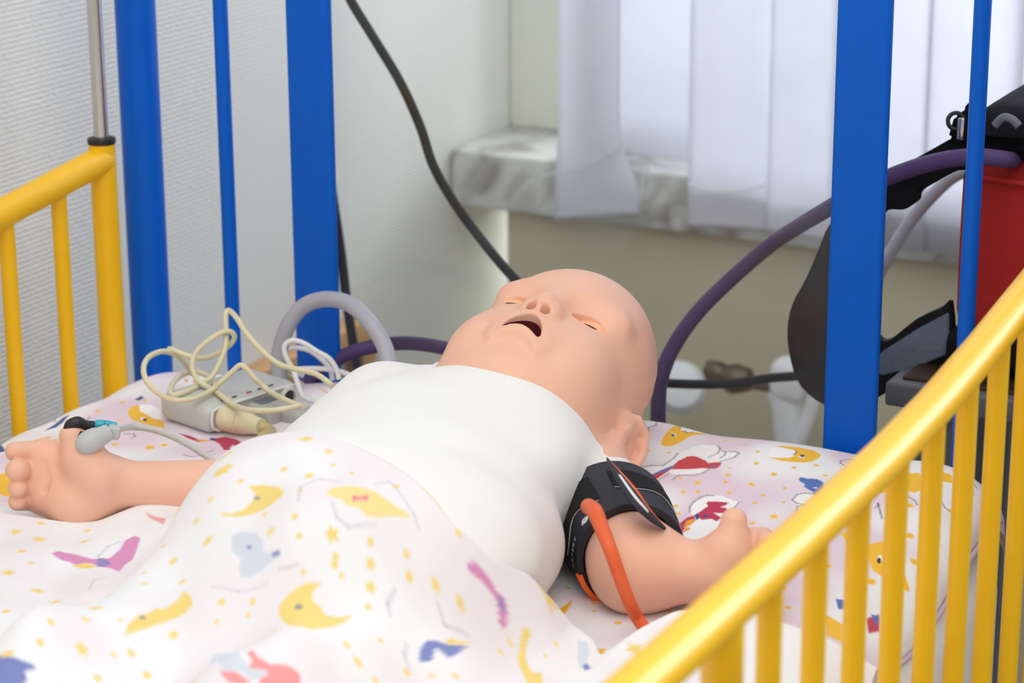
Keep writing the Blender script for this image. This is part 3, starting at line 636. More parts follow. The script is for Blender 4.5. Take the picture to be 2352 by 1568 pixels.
#MOTIFS
QUILT_MOTIFS = [

('p','y',[(.1044,-.0674),(.1019,-.0591),(.1005,-.0464),(.1001,-.0319),(.0779,.0335),(.0827,.036),(.0799,.0278),(.1064,-.0384),(.1092,-.0406),(.111,-.0389),(.1135,-.0427),(.1158,-.0361),(.1219,-.0343),(.1061,.0242),(.1252,-.038),(.1207,-.0416),(.1176,-.048),(.1155,-.0588),(.1127,-.066),(.1082,-.0693)]),
('p',(246,246,248),[(.1084,-.0489),(.1086,-.0505),(.1081,-.0518),(.107,-.0524),(.1057,-.0521),(.1048,-.0509),(.1045,-.0494),(.105,-.048),(.1061,-.0474),(.1074,-.0477)]),
('p',(60,55,70),[(.1075,-.05),(.1077,-.0511),(.1074,-.0521),(.1066,-.0525),(.1057,-.0522),(.1051,-.0514),(.1048,-.0502),(.1052,-.0493),(.106,-.0488),(.1068,-.0491)]),
('p',(246,246,248),[(.1064,-.0384),(.0799,.0278),(.0827,.036),(.0889,.0351),(.0952,.0288),(.1219,-.0343),(.1158,-.0361),(.1135,-.0427),(.111,-.0389),(.1092,-.0406)]),
('p',(246,246,248),[(.1057,-.1048),(.1125,-.1012),(.1212,-.1001),(.1229,-.087),(.1214,-.076),(.1248,-.0684),(.1269,-.0617),(.1319,-.0577),(.142,-.0577),(.1477,-.0633),(.154,-.0682),(.1624,-.0666),(.163,-.074),(.1576,-.0837),(.1538,-.0971),(.152,-.1042),(.1475,-.109),(.138,-.1117),(.1299,-.1103),(.1242,-.125),(.1163,-.1285)]),
('p',(205,72,76),[(.13,-.0803),(.1341,-.0782),(.138,-.0796),(.1428,-.0829),(.1466,-.085),(.1492,-.0883),(.1537,-.0851),(.1576,-.0837),(.1587,-.0892),(.1576,-.0943),(.1535,-.0963),(.149,-.0974),(.1439,-.1007),(.1382,-.103),(.1291,-.1048),(.1281,-.1082),(.1253,-.1166),(.1232,-.121),(.1167,-.1213),(.1149,-.1192),(.1187,-.1149),(.1216,-.1103),(.124,-.1046),(.1276,-.0996),(.1276,-.0902),(.1294,-.0846)]),
('p',(88,120,186),[(.1078,-.1166),(.113,-.115),(.1181,-.1134),(.124,-.1046),(.1291,-.0974),(.1292,-.1012),(.1258,-.1084),(.12,-.1141),(.116,-.1199),(.1115,-.1236)]),
('p',(88,120,186),[(.1525,-.0939),(.1551,-.0884),(.1564,-.0893),(.1545,-.0949)]),
('p',(246,246,248),[(.1817,-.0511),(.1863,-.0482),(.1913,-.0484),(.1975,-.0475),(.1992,-.0498),(.1993,-.0552),(.1999,-.0578),(.198,-.0611),(.1912,-.0646),(.1846,-.0664),(.1821,-.0583)]),
('p','y',[(.1813,-.0501),(.1868,-.0452),(.1922,-.0423),(.1996,-.0401),(.2074,-.0391),(.2147,-.0431),(.2159,-.0505),(.2135,-.0593),(.2086,-.0632),(.2021,-.0655),(.1947,-.0673),(.1846,-.0664),(.1912,-.0646),(.198,-.0611),(.1999,-.0578),(.1993,-.0552),(.1992,-.0498),(.1975,-.0475),(.1913,-.0484),(.1863,-.0482)]),
('p',(246,246,248),[(.2068,-.0538),(.207,-.0554),(.2064,-.0568),(.2052,-.0575),(.204,-.0573),(.2031,-.0562),(.2029,-.0546),(.2035,-.0531),(.2046,-.0523),(.2059,-.0526)]),
('p',(60,55,70),[(.2062,-.0524),(.2063,-.0537),(.2059,-.0549),(.205,-.0555),(.204,-.0553),(.2033,-.0544),(.2032,-.0531),(.2036,-.0519),(.2045,-.0513),(.2055,-.0515)]),
('p',(88,120,186),[(.214,-.0843),(.215,-.0819),(.2203,-.0833),(.2225,-.0826),(.2274,-.0831),(.2323,-.0865),(.2347,-.0907),(.2357,-.0964),(.2355,-.1),(.2326,-.1049),(.2307,-.0999),(.2245,-.0962),(.2215,-.0935),(.2212,-.0906),(.2164,-.0876)]),
('p',(246,246,248),[(.2315,-.0942),(.2315,-.0948),(.2309,-.0951),(.2301,-.0952),(.2293,-.095),(.2288,-.0945),(.2289,-.094),(.2294,-.0936),(.2303,-.0935),(.2311,-.0938)]),
('p',(88,120,186),[(.144,.0365),(.1471,.0375),(.1531,.0344),(.151,.0321),(.1462,.0331)]),
('p',(88,120,186),[(.1633,.0405),(.1685,.0472),(.1741,.0506),(.1798,.0493),(.1846,.0457),(.1808,.0442),(.1741,.0414),(.1693,.0406)]),
('p',(246,246,248),[(.1618,-.1472),(.1594,-.1426),(.1595,-.1363),(.1619,-.1307),(.1651,-.127),(.1735,-.1239),(.1886,-.1273),(.1876,-.1384),(.1975,-.1432),(.1954,-.1569),(.1901,-.1777),(.1893,-.1903),(.1774,-.1881),(.1707,-.1837),(.168,-.1703),(.1693,-.1551)]),
('p',(190,62,92),[(.1681,-.1348),(.1685,-.1328),(.1734,-.1312),(.1786,-.1303),(.1824,-.1298),(.1816,-.1335),(.1788,-.1363),(.1836,-.1365),(.1848,-.1383),(.1853,-.1423),(.1809,-.1432),(.177,-.1434),(.1846,-.1482),(.1838,-.1537),(.1787,-.1509),(.1735,-.1538),(.1695,-.1519),(.1668,-.1476),(.1686,-.1423),(.1704,-.1373)]),
('p',(190,62,92),[(.1577,-.1757),(.1614,-.1698),(.1617,-.1614),(.1626,-.1543),(.1659,-.15),(.1693,-.1551),(.1678,-.1607),(.168,-.1703),(.1707,-.1837),(.1697,-.1858),(.1648,-.1811)]),
('p',(48,72,150),[(.1659,-.15),(.1669,-.1469),(.1704,-.1516),(.1703,-.1556)]),('p',(48,72,150),[(.1712,-.1484),(.174,-.1465),(.1752,-.1485),(.1728,-.1503)]),
('p',(238,160,60),[(.1662,-.168),(.1641,-.1586),(.1673,-.1541),(.1698,-.1557),(.1692,-.164),(.1676,-.1694)]),
('p',(238,160,60),[(.1698,-.1789),(.1683,-.1692),(.1703,-.1665),(.1719,-.1711),(.1704,-.1757)]),
('p',(238,160,60),[(.1571,-.1759),(.1621,-.1758),(.1631,-.1787),(.1599,-.179)]),
('p',(246,246,248),[(.2308,-.1022),(.2253,-.1023),(.2211,-.1055),(.221,-.1135),(.2258,-.1176),(.2283,-.1221),(.2303,-.1292),(.2368,-.1239),(.2369,-.1078)]),
('p',(88,120,186),[(.0495,.0219),(.0511,.0246),(.0776,-.036),(.0779,-.0415)]),
('p',(246,246,248),[(.0415,.0476),(.0572,.0516),(.0661,.0417),(.09,-.0325),(.0853,-.0473),(.0886,-.062),(.0849,-.0596),(.0788,-.0426)]),
('p','y',[(.1217,-.1366),(.1253,-.1365),(.1309,-.1381),(.1308,-.1395),(.1248,-.139)]),('s',.1005,-.0805,.0025,1.94),('s',.1023,.0436,.0023,2.91),
('s',.1451,-.0471,.0023,4.66),('s',.1755,-.0624,.0026,3.05),('s',.1657,-.0893,.002,.86),('s',.1687,-.0983,.0029,2.16),('s',.154,-.1164,.0033,2.04),
('s',.1867,-.1014,.0035,1.89),('s',.1961,-.0837,.0032,1.04),('s',.2306,-.077,.0027,2.61),('s',.1355,-.1345,.0031,2.81),('s',.199,-.1256,.0027,4.87),
('s',.1554,-.1518,.0025,5.0),('s',.2187,-.1403,.0042,3.28),('s',.2198,-.1623,.0035,2.89),('s',.1778,.0253,.0024,4.89),('s',.2057,.031,.0024,5.57),
('s',.2229,-.0301,.0025,4.24),('b',.1152,-.0774,.0017,5.03),('b',.0694,.0293,.0018,5.9),('b',.1092,.0367,.0013,.26),('b',.1206,.0305,.002,5.5),
('b',.1428,.0286,.0019,1.74),('b',.1731,-.0378,.002,2.99),('b',.1628,-.0535,.0014,5.0),('b',.1801,-.0765,.002,4.5),('b',.2059,-.0718,.002,.92),
('b',.2187,-.0632,.0023,4.14),('b',.1407,-.115,.0018,.43),('b',.1706,-.1075,.0021,2.24),('b',.2094,-.098,.0018,5.1),('b',.1489,-.1289,.0018,2.69),
('b',.158,-.1255,.0019,3.77),('b',.178,-.1184,.0021,4.57),('b',.1998,-.1128,.0021,5.16),('b',.217,-.1191,.0016,4.78),('b',.1312,-.1466,.0021,.04),
('b',.15,-.1442,.0019,2.64),('b',.208,-.1513,.0023,2.91),('b',.1908,.0301,.0018,.35),('b',.2175,.0228,.0021,3.4),('b',.2223,-.0407,.0014,3.82),
('b',.0887,-.0679,.0014,5.2),('b',.0952,-.0725,.0014,5.91),('b',.0933,.049,.0017,.8),('b',.0963,-.0954,.0017,1.45),('b',.1398,-.1593,.001,4.14),
('l',[(.1054,-.1041),(.1125,-.1012),(.1212,-.1001),(.1229,-.087),(.1214,-.076)],.0011,.8),('l',[(.1441,-.0586),(.1477,-.0633),(.1492,-.0707),(.1453,-.0792)],.0011,.8),
('l',[(.1489,-.066),(.154,-.0682),(.1553,-.0733),(.154,-.0781)],.0011,.8),('l',[(.1563,-.0678),(.1606,-.0662),(.1638,-.068),(.163,-.074),(.1561,-.083)],.0011,.8),
('l',[(.1538,-.0971),(.152,-.1042),(.1475,-.109),(.138,-.1117),(.1358,-.1178)],.0011,.8),('l',[(.1163,-.1285),(.1219,-.1273),(.1242,-.125),(.1299,-.1103)],.0011,.8),
('l',[(.1618,-.1472),(.1594,-.1426),(.1595,-.1363),(.1619,-.1307),(.1651,-.127),(.1694,-.1257)],.0011,.8),('l',[(.1886,-.1273),(.1887,-.1332),(.1876,-.1384)],.0011,.8),
('l',[(.1879,-.1963),(.1893,-.1903),(.1882,-.1806),(.188,-.1764)],.0011,.8),('l',[(.1873,-.1766),(.1898,-.1862),(.1946,-.1937)],.0011,.8),
('l',[(.2308,-.1022),(.2253,-.1023),(.2211,-.1055),(.221,-.1135),(.2258,-.1176),(.2315,-.1183)],.0011,.8),('l',[(.2315,-.1183),(.2283,-.1221),(.23,-.1284)],.0011,.8),
('l',[(.2358,-.0421),(.2306,-.0468),(.2322,-.0523),(.2374,-.0567)],.0011,.8),('l',[(.0628,.0268),(.0888,-.0415),(.0856,-.0468),(.0873,-.0516)],.0011,.8),
('l',[(.0585,.0425),(.0596,.0492),(.0608,.0444),(.0631,.0414)],.0011,.8),('l',[(.1124,.0492),(.1157,.0446),(.1198,.0443)],.0011,.8),
('l',[(.1954,.0534),(.2002,.0495),(.2032,.0437)],.0011,.8),('l',[(.1064,-.0384),(.0799,.0278),(.0827,.036)],.0011,.8),
('l',[(.1092,-.0406),(.111,-.0389),(.1135,-.0427),(.1158,-.0361)],.0011,.8),('l',[(.1993,-.0552),(.1992,-.0498),(.1975,-.0475)],.0011,.8),
('p','y',[(-.3061,-.1355),(-.3113,-.1238),(-.3078,-.1182),(-.3004,-.1273),(-.2908,-.1303),(-.282,-.1356),(-.2726,-.1372),(-.2571,-.1554),(-.2706,-.1537),(-.286,-.1484),(-.2969,-.1436)]),
('p',(246,246,248),[(-.2872,-.139),(-.2861,-.141),(-.2861,-.1426),(-.2872,-.1432),(-.2889,-.1425),(-.2905,-.1408),(-.2914,-.1389),(-.2914,-.1374),(-.2904,-.1368),(-.2888,-.1374)]),
('p',(60,55,70),[(-.2843,-.1403),(-.2833,-.1421),(-.2833,-.1436),(-.2843,-.1441),(-.2859,-.1434),(-.2874,-.1419),(-.2883,-.1401),(-.2882,-.1387),(-.2873,-.1382),(-.2858,-.1388)]),
('p',(246,246,248),[(-.3078,-.1182),(-.3011,-.1135),(-.288,-.1179),(-.2726,-.1372),(-.282,-.1356),(-.2908,-.1303),(-.3004,-.1273)]),
('p',(70,92,150),[(-.3401,-.1935),(-.343,-.177),(-.3471,-.1607),(-.3449,-.1557),(-.3397,-.1703),(-.3374,-.182)]),
('p',(70,92,150),[(-.317,-.1113),(-.3161,-.1043),(-.3113,-.1063),(-.3122,-.1121)]),
('p',(190,62,92),[(-.2433,-.159),(-.233,-.1588),(-.2231,-.1615),(-.2151,-.1594),(-.2137,-.1544),(-.208,-.1488),(-.1964,-.1519),(-.1847,-.1599),(-.1865,-.1666),(-.1918,-.1634),(-.1889,-.1724),(-.1838,-.1752),(-.1896,-.1781),(-.2031,-.1641),(-.2127,-.1583),(-.2196,-.1667),(-.2308,-.1642)]),
('p',(48,72,150),[(-.2178,-.1542),(-.2131,-.1542),(-.2102,-.1595),(-.2145,-.1591)]),('p','y',[(-.2254,-.1629),(-.2174,-.1606),(-.2156,-.1574),(-.2156,-.1655)]),
('p','y',[(-.3081,-.2909),(-.305,-.2809),(-.2952,-.2871),(-.2754,-.3127),(-.2688,-.3199),(-.2748,-.3202),(-.2903,-.3128)]),
('p',(238,160,60),[(-.299,-.1022),(-.2928,-.1014),(-.2875,-.1054),(-.2927,-.1088)]),('p',(238,160,60),[(-.3094,-.0573),(-.3032,-.0589),(-.2977,-.0691)]),
('p',(238,160,60),[(-.2989,-.0601),(-.2981,-.0564),(-.2901,-.0691)]),('p',(70,92,150),[(-.3999,-.1812),(-.3407,-.237),(-.3384,-.2418),(-.344,-.2471)]),
('s',-.402,-.0451,.0038,.83),('s',-.3269,-.1448,.0036,1.41),('s',-.2464,-.1898,.0055,3.61),('s',-.2367,-.2271,.0049,1.06),('s',-.2066,-.219,.0038,4.91),
('b',-.3218,-.1198,.0028,5.38),('b',-.4066,-.0652,.0032,.21),('b',-.3027,-.1505,.0024,3.35),('b',-.3277,-.204,.0029,5.0),('b',-.3185,-.2063,.0029,6.12),
('b',-.2385,-.1829,.0031,1.72),('b',-.2737,-.1953,.0029,1.06),('b',-.2602,-.2191,.0026,5.51),('b',-.2541,-.1676,.0032,5.71),('b',-.1794,-.1356,.0034,1.24),
('b',-.3085,-.1101,.0022,2.77),('l',[(-.2124,-.1962),(-.2031,-.1994),(-.1991,-.1962),(-.1977,-.1891),(-.1968,-.1813)],.0011,.8),
('l',[(-.1777,-.1681),(-.1719,-.1756),(-.1711,-.1792)],.0011,.8),('l',[(-.2794,-.1754),(-.2723,-.1739),(-.2677,-.178),(-.2684,-.1815)],.0011,.8),
('l',[(-.4075,-.0863),(-.3482,-.1703)],.0011,.8),('l',[(-.326,-.1551),(-.3248,-.1611)],.0011,.8),
('p',(244,180,30),[(.1458,-.3342),(.1445,-.3243),(.1494,-.3225),(.1516,-.3166),(.152,-.3048),(.1545,-.3114),(.1565,-.3235),(.1561,-.3307),(.1502,-.3342)]),
('s',.165,-.3005,.0034,4.52),('b',.1705,-.3127,.0018,5.31),('b',.1921,-.3242,.0028,1.06),('b',.1417,-.2898,.002,4.18),('l',[(.1445,-.3243),(.1494,-.3225)],.0011,.8),
('p','y',[(.2882,-.16),(.2894,-.1512),(.295,-.1463),(.3033,-.1476),(.3124,-.1617),(.3251,-.1775),(.325,-.1815),(.3127,-.1836),(.3012,-.1799)]),
('p',(246,246,248),[(.3025,-.1659),(.3031,-.1683),(.3028,-.1701),(.302,-.1706),(.3007,-.1697),(.2996,-.1675),(.2991,-.165),(.2993,-.1632),(.3002,-.1627),(.3014,-.1638)]),
('p',(60,55,70),[(.3024,-.1681),(.3028,-.1699),(.3026,-.1713),(.3019,-.1717),(.3009,-.171),(.3,-.1694),(.2996,-.1675),(.2998,-.1661),(.3006,-.1657),(.3016,-.1664)]),
('p','y',[(.2661,-.1439),(.2724,-.1353),(.2811,-.1485),(.2764,-.1558)]),('p','y',[(.2759,-.0629),(.2882,-.054),(.3011,-.0699),(.2953,-.0839),(.2851,-.0805)]),
('p','y',[(.2978,-.0463),(.3082,-.0452),(.3127,-.0544),(.3048,-.0582)]),('p','y',[(.2659,-.0822),(.2715,-.0765),(.2791,-.0894),(.2719,-.0944)]),
('p',(205,72,76),[(.3144,.0477),(.3189,.0604),(.3262,.0471),(.3215,.0307)]),('p',(196,70,96),[(.3173,-.2364),(.3203,-.2209),(.3273,-.2407),(.3241,-.2514)]),
('p',(88,120,186),[(.3171,-.2279),(.321,-.2243),(.3248,-.2385)]),('p','y',[(.2955,-.2495),(.3073,-.255),(.3152,-.2613),(.3175,-.279),(.3084,-.2805)]),
('p',(88,120,186),[(.2943,-.2275),(.3002,-.2244),(.3036,-.2375),(.3,-.239)]),('s',.298,-.1004,.004,5.07),('b',.3223,-.0879,.0026,3.45),('b',.3088,-.1315,.0034,1.03),
('b',.3037,-.1906,.0038,.22),('b',.3194,-.1532,.0033,1.77),('b',.3243,-.0521,.0029,5.07),('b',.2613,-.231,.0027,.28),('b',.2726,-.1846,.0033,.05),
('b',.2728,-.2528,.0027,2.27),('b',.2472,-.1136,.0035,.4),('s',.2451,-.1439,.004,.94),
('l',[(.2767,-.1077),(.2781,-.105),(.2768,-.103),(.2816,-.1114),(.2852,-.118)],.0011,.8),('l',[(.2894,-.0885),(.2984,-.093),(.3026,-.0983)],.0011,.8),
('l',[(.3115,-.0802),(.3177,-.0878),(.3208,-.0882)],.0011,.8),('l',[(.3203,-.0378),(.325,-.042)],.0011,.8),]
BLANKET_MOTIFS = [

('p','y',[(.0144,-.4784),(.0232,-.4794),(.0295,-.4764),(.0319,-.4701),(.0305,-.4648),(.022,-.4597),(.0306,-.4579),(.0416,-.4597),(.0497,-.4647),(.0514,-.4699),(.0469,-.4757),(.0393,-.4791),(.0292,-.4811),(.0193,-.4809)]),
('p',(120,120,130),[(.036,-.4678),(.036,-.4685),(.0349,-.469),(.0333,-.4689),(.0317,-.4685),(.0308,-.4678),(.0308,-.4671),(.0318,-.4666),(.0334,-.4666),(.035,-.467)]),
('p',(240,216,120),[(.0766,-.4631),(.0763,-.4562),(.0833,-.4522),(.0962,-.4501),(.1071,-.4503),(.1131,-.4501),(.121,-.4478),(.1229,-.4486),(.1166,-.4562),(.1116,-.4634),(.105,-.4678),(.1016,-.4659),(.0975,-.4655),(.0921,-.4669),(.0874,-.4641),(.0814,-.4646)]),
('p',(236,110,122),[(.0911,-.4586),(.0958,-.4587),(.0987,-.4544),(.1014,-.459),(.0967,-.4603),(.0939,-.4634)]),
('p',(214,112,178),[(-.1707,-.4007),(-.1715,-.3934),(-.16,-.3935),(-.1427,-.3986),(-.1333,-.3986),(-.1312,-.3914),(-.1333,-.3783),(-.1374,-.3675),(-.1354,-.3598),(-.1292,-.3622),(-.1229,-.3745),(-.1167,-.3882),(-.1163,-.3965),(-.1099,-.4113),(-.1201,-.4063),(-.1268,-.4073),(-.1382,-.4046),(-.145,-.4082),(-.1535,-.4045),(-.1614,-.4041)]),
('p',(120,96,180),[(-.1372,-.3979),(-.1342,-.3948),(-.1249,-.3987),(-.1252,-.407),(-.129,-.4082)]),
('p','y',[(-.1486,-.4084),(-.1422,-.4044),(-.131,-.4067),(-.1312,-.4114),(-.1402,-.412)]),
('p',(206,214,228),[(.0327,-.494),(.0371,-.4907),(.0481,-.4927),(.0573,-.4984),(.0595,-.5033),(.0666,-.5045),(.0703,-.5027),(.0723,-.5048),(.0687,-.5078),(.0638,-.5126),(.0584,-.5165),(.0538,-.5167),(.049,-.5117),(.0479,-.5074),(.0396,-.5034)]),
('p',(70,90,170),[(.0655,-.504),(.0703,-.5027),(.0724,-.5044),(.0682,-.5058)]),
('p',(90,110,180),[(.0511,-.5007),(.0511,-.5013),(.0504,-.5017),(.0492,-.5017),(.048,-.5013),(.0472,-.5006),(.0471,-.4999),(.0478,-.4996),(.049,-.4996),(.0503,-.5001)]),
('p','y',[(.0197,-.5784),(.0163,-.5704),(.0152,-.56),(.0176,-.5525),(.0174,-.5455),(.021,-.5438),(.0232,-.5332),(.0223,-.526),(.0309,-.5315),(.0351,-.5365),(.0343,-.5424),(.0284,-.55),(.0248,-.5584),(.0223,-.568)]),
('p',(140,130,110),[(.0188,-.5572),(.0192,-.5584),(.019,-.5597),(.0184,-.5607),(.0175,-.561),(.0167,-.5605),(.0163,-.5593),(.0164,-.5579),(.017,-.5569),(.0179,-.5566)]),
('p','y',[(.0875,-.5319),(.0861,-.5273),(.0877,-.5211),(.092,-.5131),(.0999,-.5061),(.0983,-.5136),(.1011,-.5194),(.1063,-.5193),(.1122,-.5241),(.118,-.5212),(.1228,-.5132),(.1235,-.523),(.1227,-.5362),(.12,-.5508),(.1106,-.5546),(.0946,-.5393)]),
('p',(120,120,130),[(.0994,-.5259),(.0997,-.5273),(.0993,-.5286),(.098,-.5292),(.0965,-.5288),(.0953,-.5278),(.0951,-.5265),(.0957,-.5255),(.0969,-.5249),(.0983,-.525)]),
('p',(70,94,180),[(-.0246,-.6383),(-.0077,-.6391),(-.0007,-.6382),(.0047,-.6354),(.0063,-.636),(.0036,-.6419),(.0073,-.6448),(.0081,-.6518),(.0065,-.6575),(-.0029,-.6651)]),
('p','y',[(-.0145,-.6385),(-.0116,-.6361),(-.007,-.6358),(-.0075,-.6393),(-.013,-.6403)]),
('p',(248,128,128),[(.1092,-.5945),(.1109,-.5915),(.117,-.5963),(.125,-.5975),(.1299,-.5918),(.1325,-.5893),(.1363,-.5874),(.1438,-.5973),(.1291,-.6175),(.1262,-.6084),(.1189,-.606),(.1161,-.6039),(.1168,-.6005)]),
('p',(206,214,226),[(.0679,-.5646),(.0776,-.5651),(.109,-.5996),(.1181,-.6047),(.1262,-.6018),(.128,-.6045),(.1234,-.6108),(.1151,-.609),(.1057,-.6124),(.0721,-.5775)]),
('p',(248,128,132),[(.1039,-.6129),(.1129,-.6101),(.1227,-.6119),(.1216,-.6147),(.1133,-.6173)]),
('p',(214,112,178),[(.1523,-.4387),(.1544,-.4328),(.1578,-.4292),(.1606,-.4261),(.1632,-.4238),(.1658,-.4186),(.1685,-.4202),(.1695,-.426),(.1682,-.4307),(.1655,-.4269),(.1638,-.4265),(.1612,-.43),(.1572,-.4353),(.1537,-.44)]),
('p',(120,96,180),[(.1637,-.4239),(.1656,-.4194),(.1673,-.4224),(.1658,-.426)]),
('p',(80,104,184),[(.1575,-.5031),(.1543,-.496),(.1538,-.4872),(.1569,-.482),(.1612,-.4778),(.164,-.472),(.1665,-.4643),(.1671,-.4777),(.166,-.4851),(.1611,-.4857),(.1585,-.4863),(.1613,-.4953)]),
('p','y',[(.159,-.4764),(.1604,-.4708),(.1628,-.4698),(.1658,-.4588),(.165,-.4683),(.1613,-.478)]),
('p','y',[(.1733,-.4126),(.1749,-.4067),(.1765,-.4084),(.1776,-.4166),(.1812,-.4235),(.1908,-.4334),(.1939,-.4291),(.2088,-.4557),(.2025,-.4606),(.1842,-.4353),(.1789,-.4294),(.1756,-.4201)]),
('p','y',[(.1115,-.4186),(.114,-.4175),(.1219,-.4219),(.132,-.4277),(.1319,-.4303),(.1233,-.4272),(.1151,-.4238)]),
('p',(240,140,146),[(-.1515,-.3267),(-.1442,-.3289),(-.1283,-.3349),(-.1223,-.346),(-.1329,-.3392),(-.1481,-.3289)]),
('p',(206,214,228),[(.192,-.3792),(.198,-.3788),(.2049,-.3899),(.2097,-.4061),(.2083,-.4094),(.2014,-.3985)]),
('p',(70,90,170),[(.2076,-.4048),(.209,-.4015),(.2147,-.4086),(.2123,-.4114)]),('s',.0744,-.4079,.0042,.48),('s',.0926,-.4159,.0036,4.9),('s',.0381,-.4463,.0033,2.75),
('s',.0572,-.4498,.0041,4.54),('s',.0931,-.4843,.0053,6.14),('s',.0165,-.4938,.0041,3.38),('s',.059,-.4935,.0032,3.15),('s',.1171,-.4838,.0037,.45),
('s',.1455,-.4623,.0034,1.69),('s',.122,-.4925,.0042,3.14),('s',-.0061,-.5239,.0032,4.27),('s',.0277,-.5835,.0033,5.05),('s',.012,-.6049,.0046,2.39),
('s',.0009,-.5864,.0036,.41),('s',-.1448,-.4485,.0059,1.81),('s',-.173,-.4409,.0054,5.71),('s',-.2112,-.3859,.005,1.34),('s',.1426,-.5415,.0035,2.84),
('s',.1442,-.4335,.003,5.85),('b',.0533,-.4225,.003,.16),('b',.0156,-.4574,.0022,3.77),('b',.0638,-.4344,.0019,5.97),('b',.0786,-.4391,.0019,1.45),
('b',.0607,-.4656,.0018,3.44),('b',.0027,-.4695,.0022,5.71),('b',.0472,-.4812,.0022,.84),('b',.0702,-.4859,.0023,3.29),('b',-.0008,-.4795,.0021,4.71),
('b',.1061,-.4357,.0022,4.2),('b',.0781,-.4944,.0021,2.94),('b',.1128,-.4763,.0024,1.29),('b',.1294,-.4658,.0021,3.08),('b',.0996,-.4916,.0021,2.34),
('b',.1009,-.4951,.0024,3.0),('b',.1065,-.4969,.0018,2.3),('b',.0888,-.5079,.0018,5.26),('b',.1343,-.4718,.0024,4.83),('b',.1263,-.5026,.0023,1.97),
('b',.1562,-.4541,.0027,3.6),('b',-.0025,-.5008,.003,1.73),('b',-.0153,-.5112,.0019,2.84),('b',.0158,-.5182,.0024,2.22),('b',.0515,-.5327,.0026,4.13),
('b',.0684,-.5274,.0023,2.33),('b',.0701,-.535,.0018,2.88),('b',.0558,-.5439,.0018,4.52),('b',.0363,-.5569,.0031,2.59),('b',.0398,-.5869,.0028,5.69),
('b',.0228,-.5925,.0018,1.13),('b',.0248,-.6094,.0023,4.65),('b',-.0003,-.6235,.0025,2.65),('b',-.0045,-.6087,.0025,2.68),('b',-.1346,-.4908,.0029,3.98),
('b',-.1845,-.4132,.0034,3.28),('b',-.1698,-.4223,.0024,2.61),('b',-.1654,-.3738,.0034,.01),('b',-.2046,-.3681,.0025,.58),('b',-.1735,-.3592,.0025,4.45),
('b',.1348,-.5392,.0023,3.29),('b',.142,-.5168,.0018,4.37),('b',.1569,-.515,.0023,6.0),('b',.0894,-.6148,.0022,4.29),('b',.1521,-.5394,.002,.33),
('b',.165,-.5021,.0018,1.94),('b',.1732,-.4916,.0021,3.72),('b',.1733,-.4391,.0019,1.48),('b',.173,-.4268,.0019,6.06),('b',.1856,-.3944,.0019,5.93),
('b',.1861,-.4091,.0016,5.33),('b',-.0186,-.4874,.0019,2.97),('b',.1008,-.5559,.0018,5.28),('b',.0118,-.5705,.0016,.82),
('l',[(-.1297,-.4084),(-.1387,-.3939),(-.1417,-.3797),(-.1392,-.3702)],.0016,.35),('l',[(.0656,-.4748),(.0595,-.4624),(.0647,-.4503),(.0781,-.4487)],.0016,.35),
('l',[(.0839,-.4687),(.091,-.4755),(.0994,-.4768),(.1113,-.4683)],.0016,.35),('l',[(.0969,-.4434),(.1012,-.4348),(.1232,-.4463),(.1288,-.4509)],.0016,.3),
('l',[(.1363,-.4967),(.1321,-.492),(.1316,-.4832)],.0018,.4),('l',[(.1495,-.5017),(.1516,-.5082),(.1566,-.5118)],.0018,.35),
('l',[(-.1051,-.4481),(-.1148,-.4306),(-.1094,-.4254)],.0016,.35),('l',[(.0405,-.5254),(.0572,-.5246),(.0718,-.518)],.0016,.25),
('l',[(.0751,-.5107),(.0804,-.5091),(.0845,-.5058)],.0014,.4),('l',[(.1492,-.4665),(.1555,-.47),(.1632,-.4594)],.0016,.4),]
#ENDMOTIFS
def fill_print(ms, x0, x1, y0, y1, big, small, seed):
    # carry the same print on over the rest of the cloth
    rg = np.random.RandomState(seed); pts = []
    for m in ms: pts += [m[1:3]] if m[0] in 'sb' else (list(m[2]) if m[0] == 'p' else list(m[1]))
    pts = np.array(pts); src = [m for m in ms if m[0] == 'p' and len(m[2]) >= 13]; out = []
    for n, dmin, kind in ((big, .048, 'p'), (small, .019, 's')):
        for _ in range(n):
            c = np.array([x0+(x1-x0)*rg.rand(), y0+(y1-y0)*rg.rand()])
            if np.min(np.linalg.norm(pts-c, axis=1)) < dmin: continue
            if kind == 'p':
                m = src[rg.randint(len(src))]; q = np.array(m[2]); q = q-q.mean(0); a = rg.rand()*6.28; q = q @ np.array([[math.cos(a), -math.sin(a)], [math.sin(a), math.cos(a)]])+c
                out.append(('p', m[1], [tuple(v) for v in q])); pts = np.vstack([pts, q])
            else: out.append(('s' if rg.rand() < .4 else 'b', c[0], c[1], .0045+.004*rg.rand(), rg.rand()*6.28)); pts = np.vstack([pts, c])
    return ms+out
QUILT_MOTIFS = fill_print(QUILT_MOTIFS, -.36, .33, -.50, -.02, 60, 160, 4)
BLANKET_MOTIFS = fill_print(BLANKET_MOTIFS, -.36, .345, -1.03, -.37, 160, 900, 5)
gx = np.linspace(-.375, .338, 760); gy = np.linspace(-.010, -.50, 520)
GX, GY = np.meshgrid(gx, gy); GZ = zquilt(GX, GY)
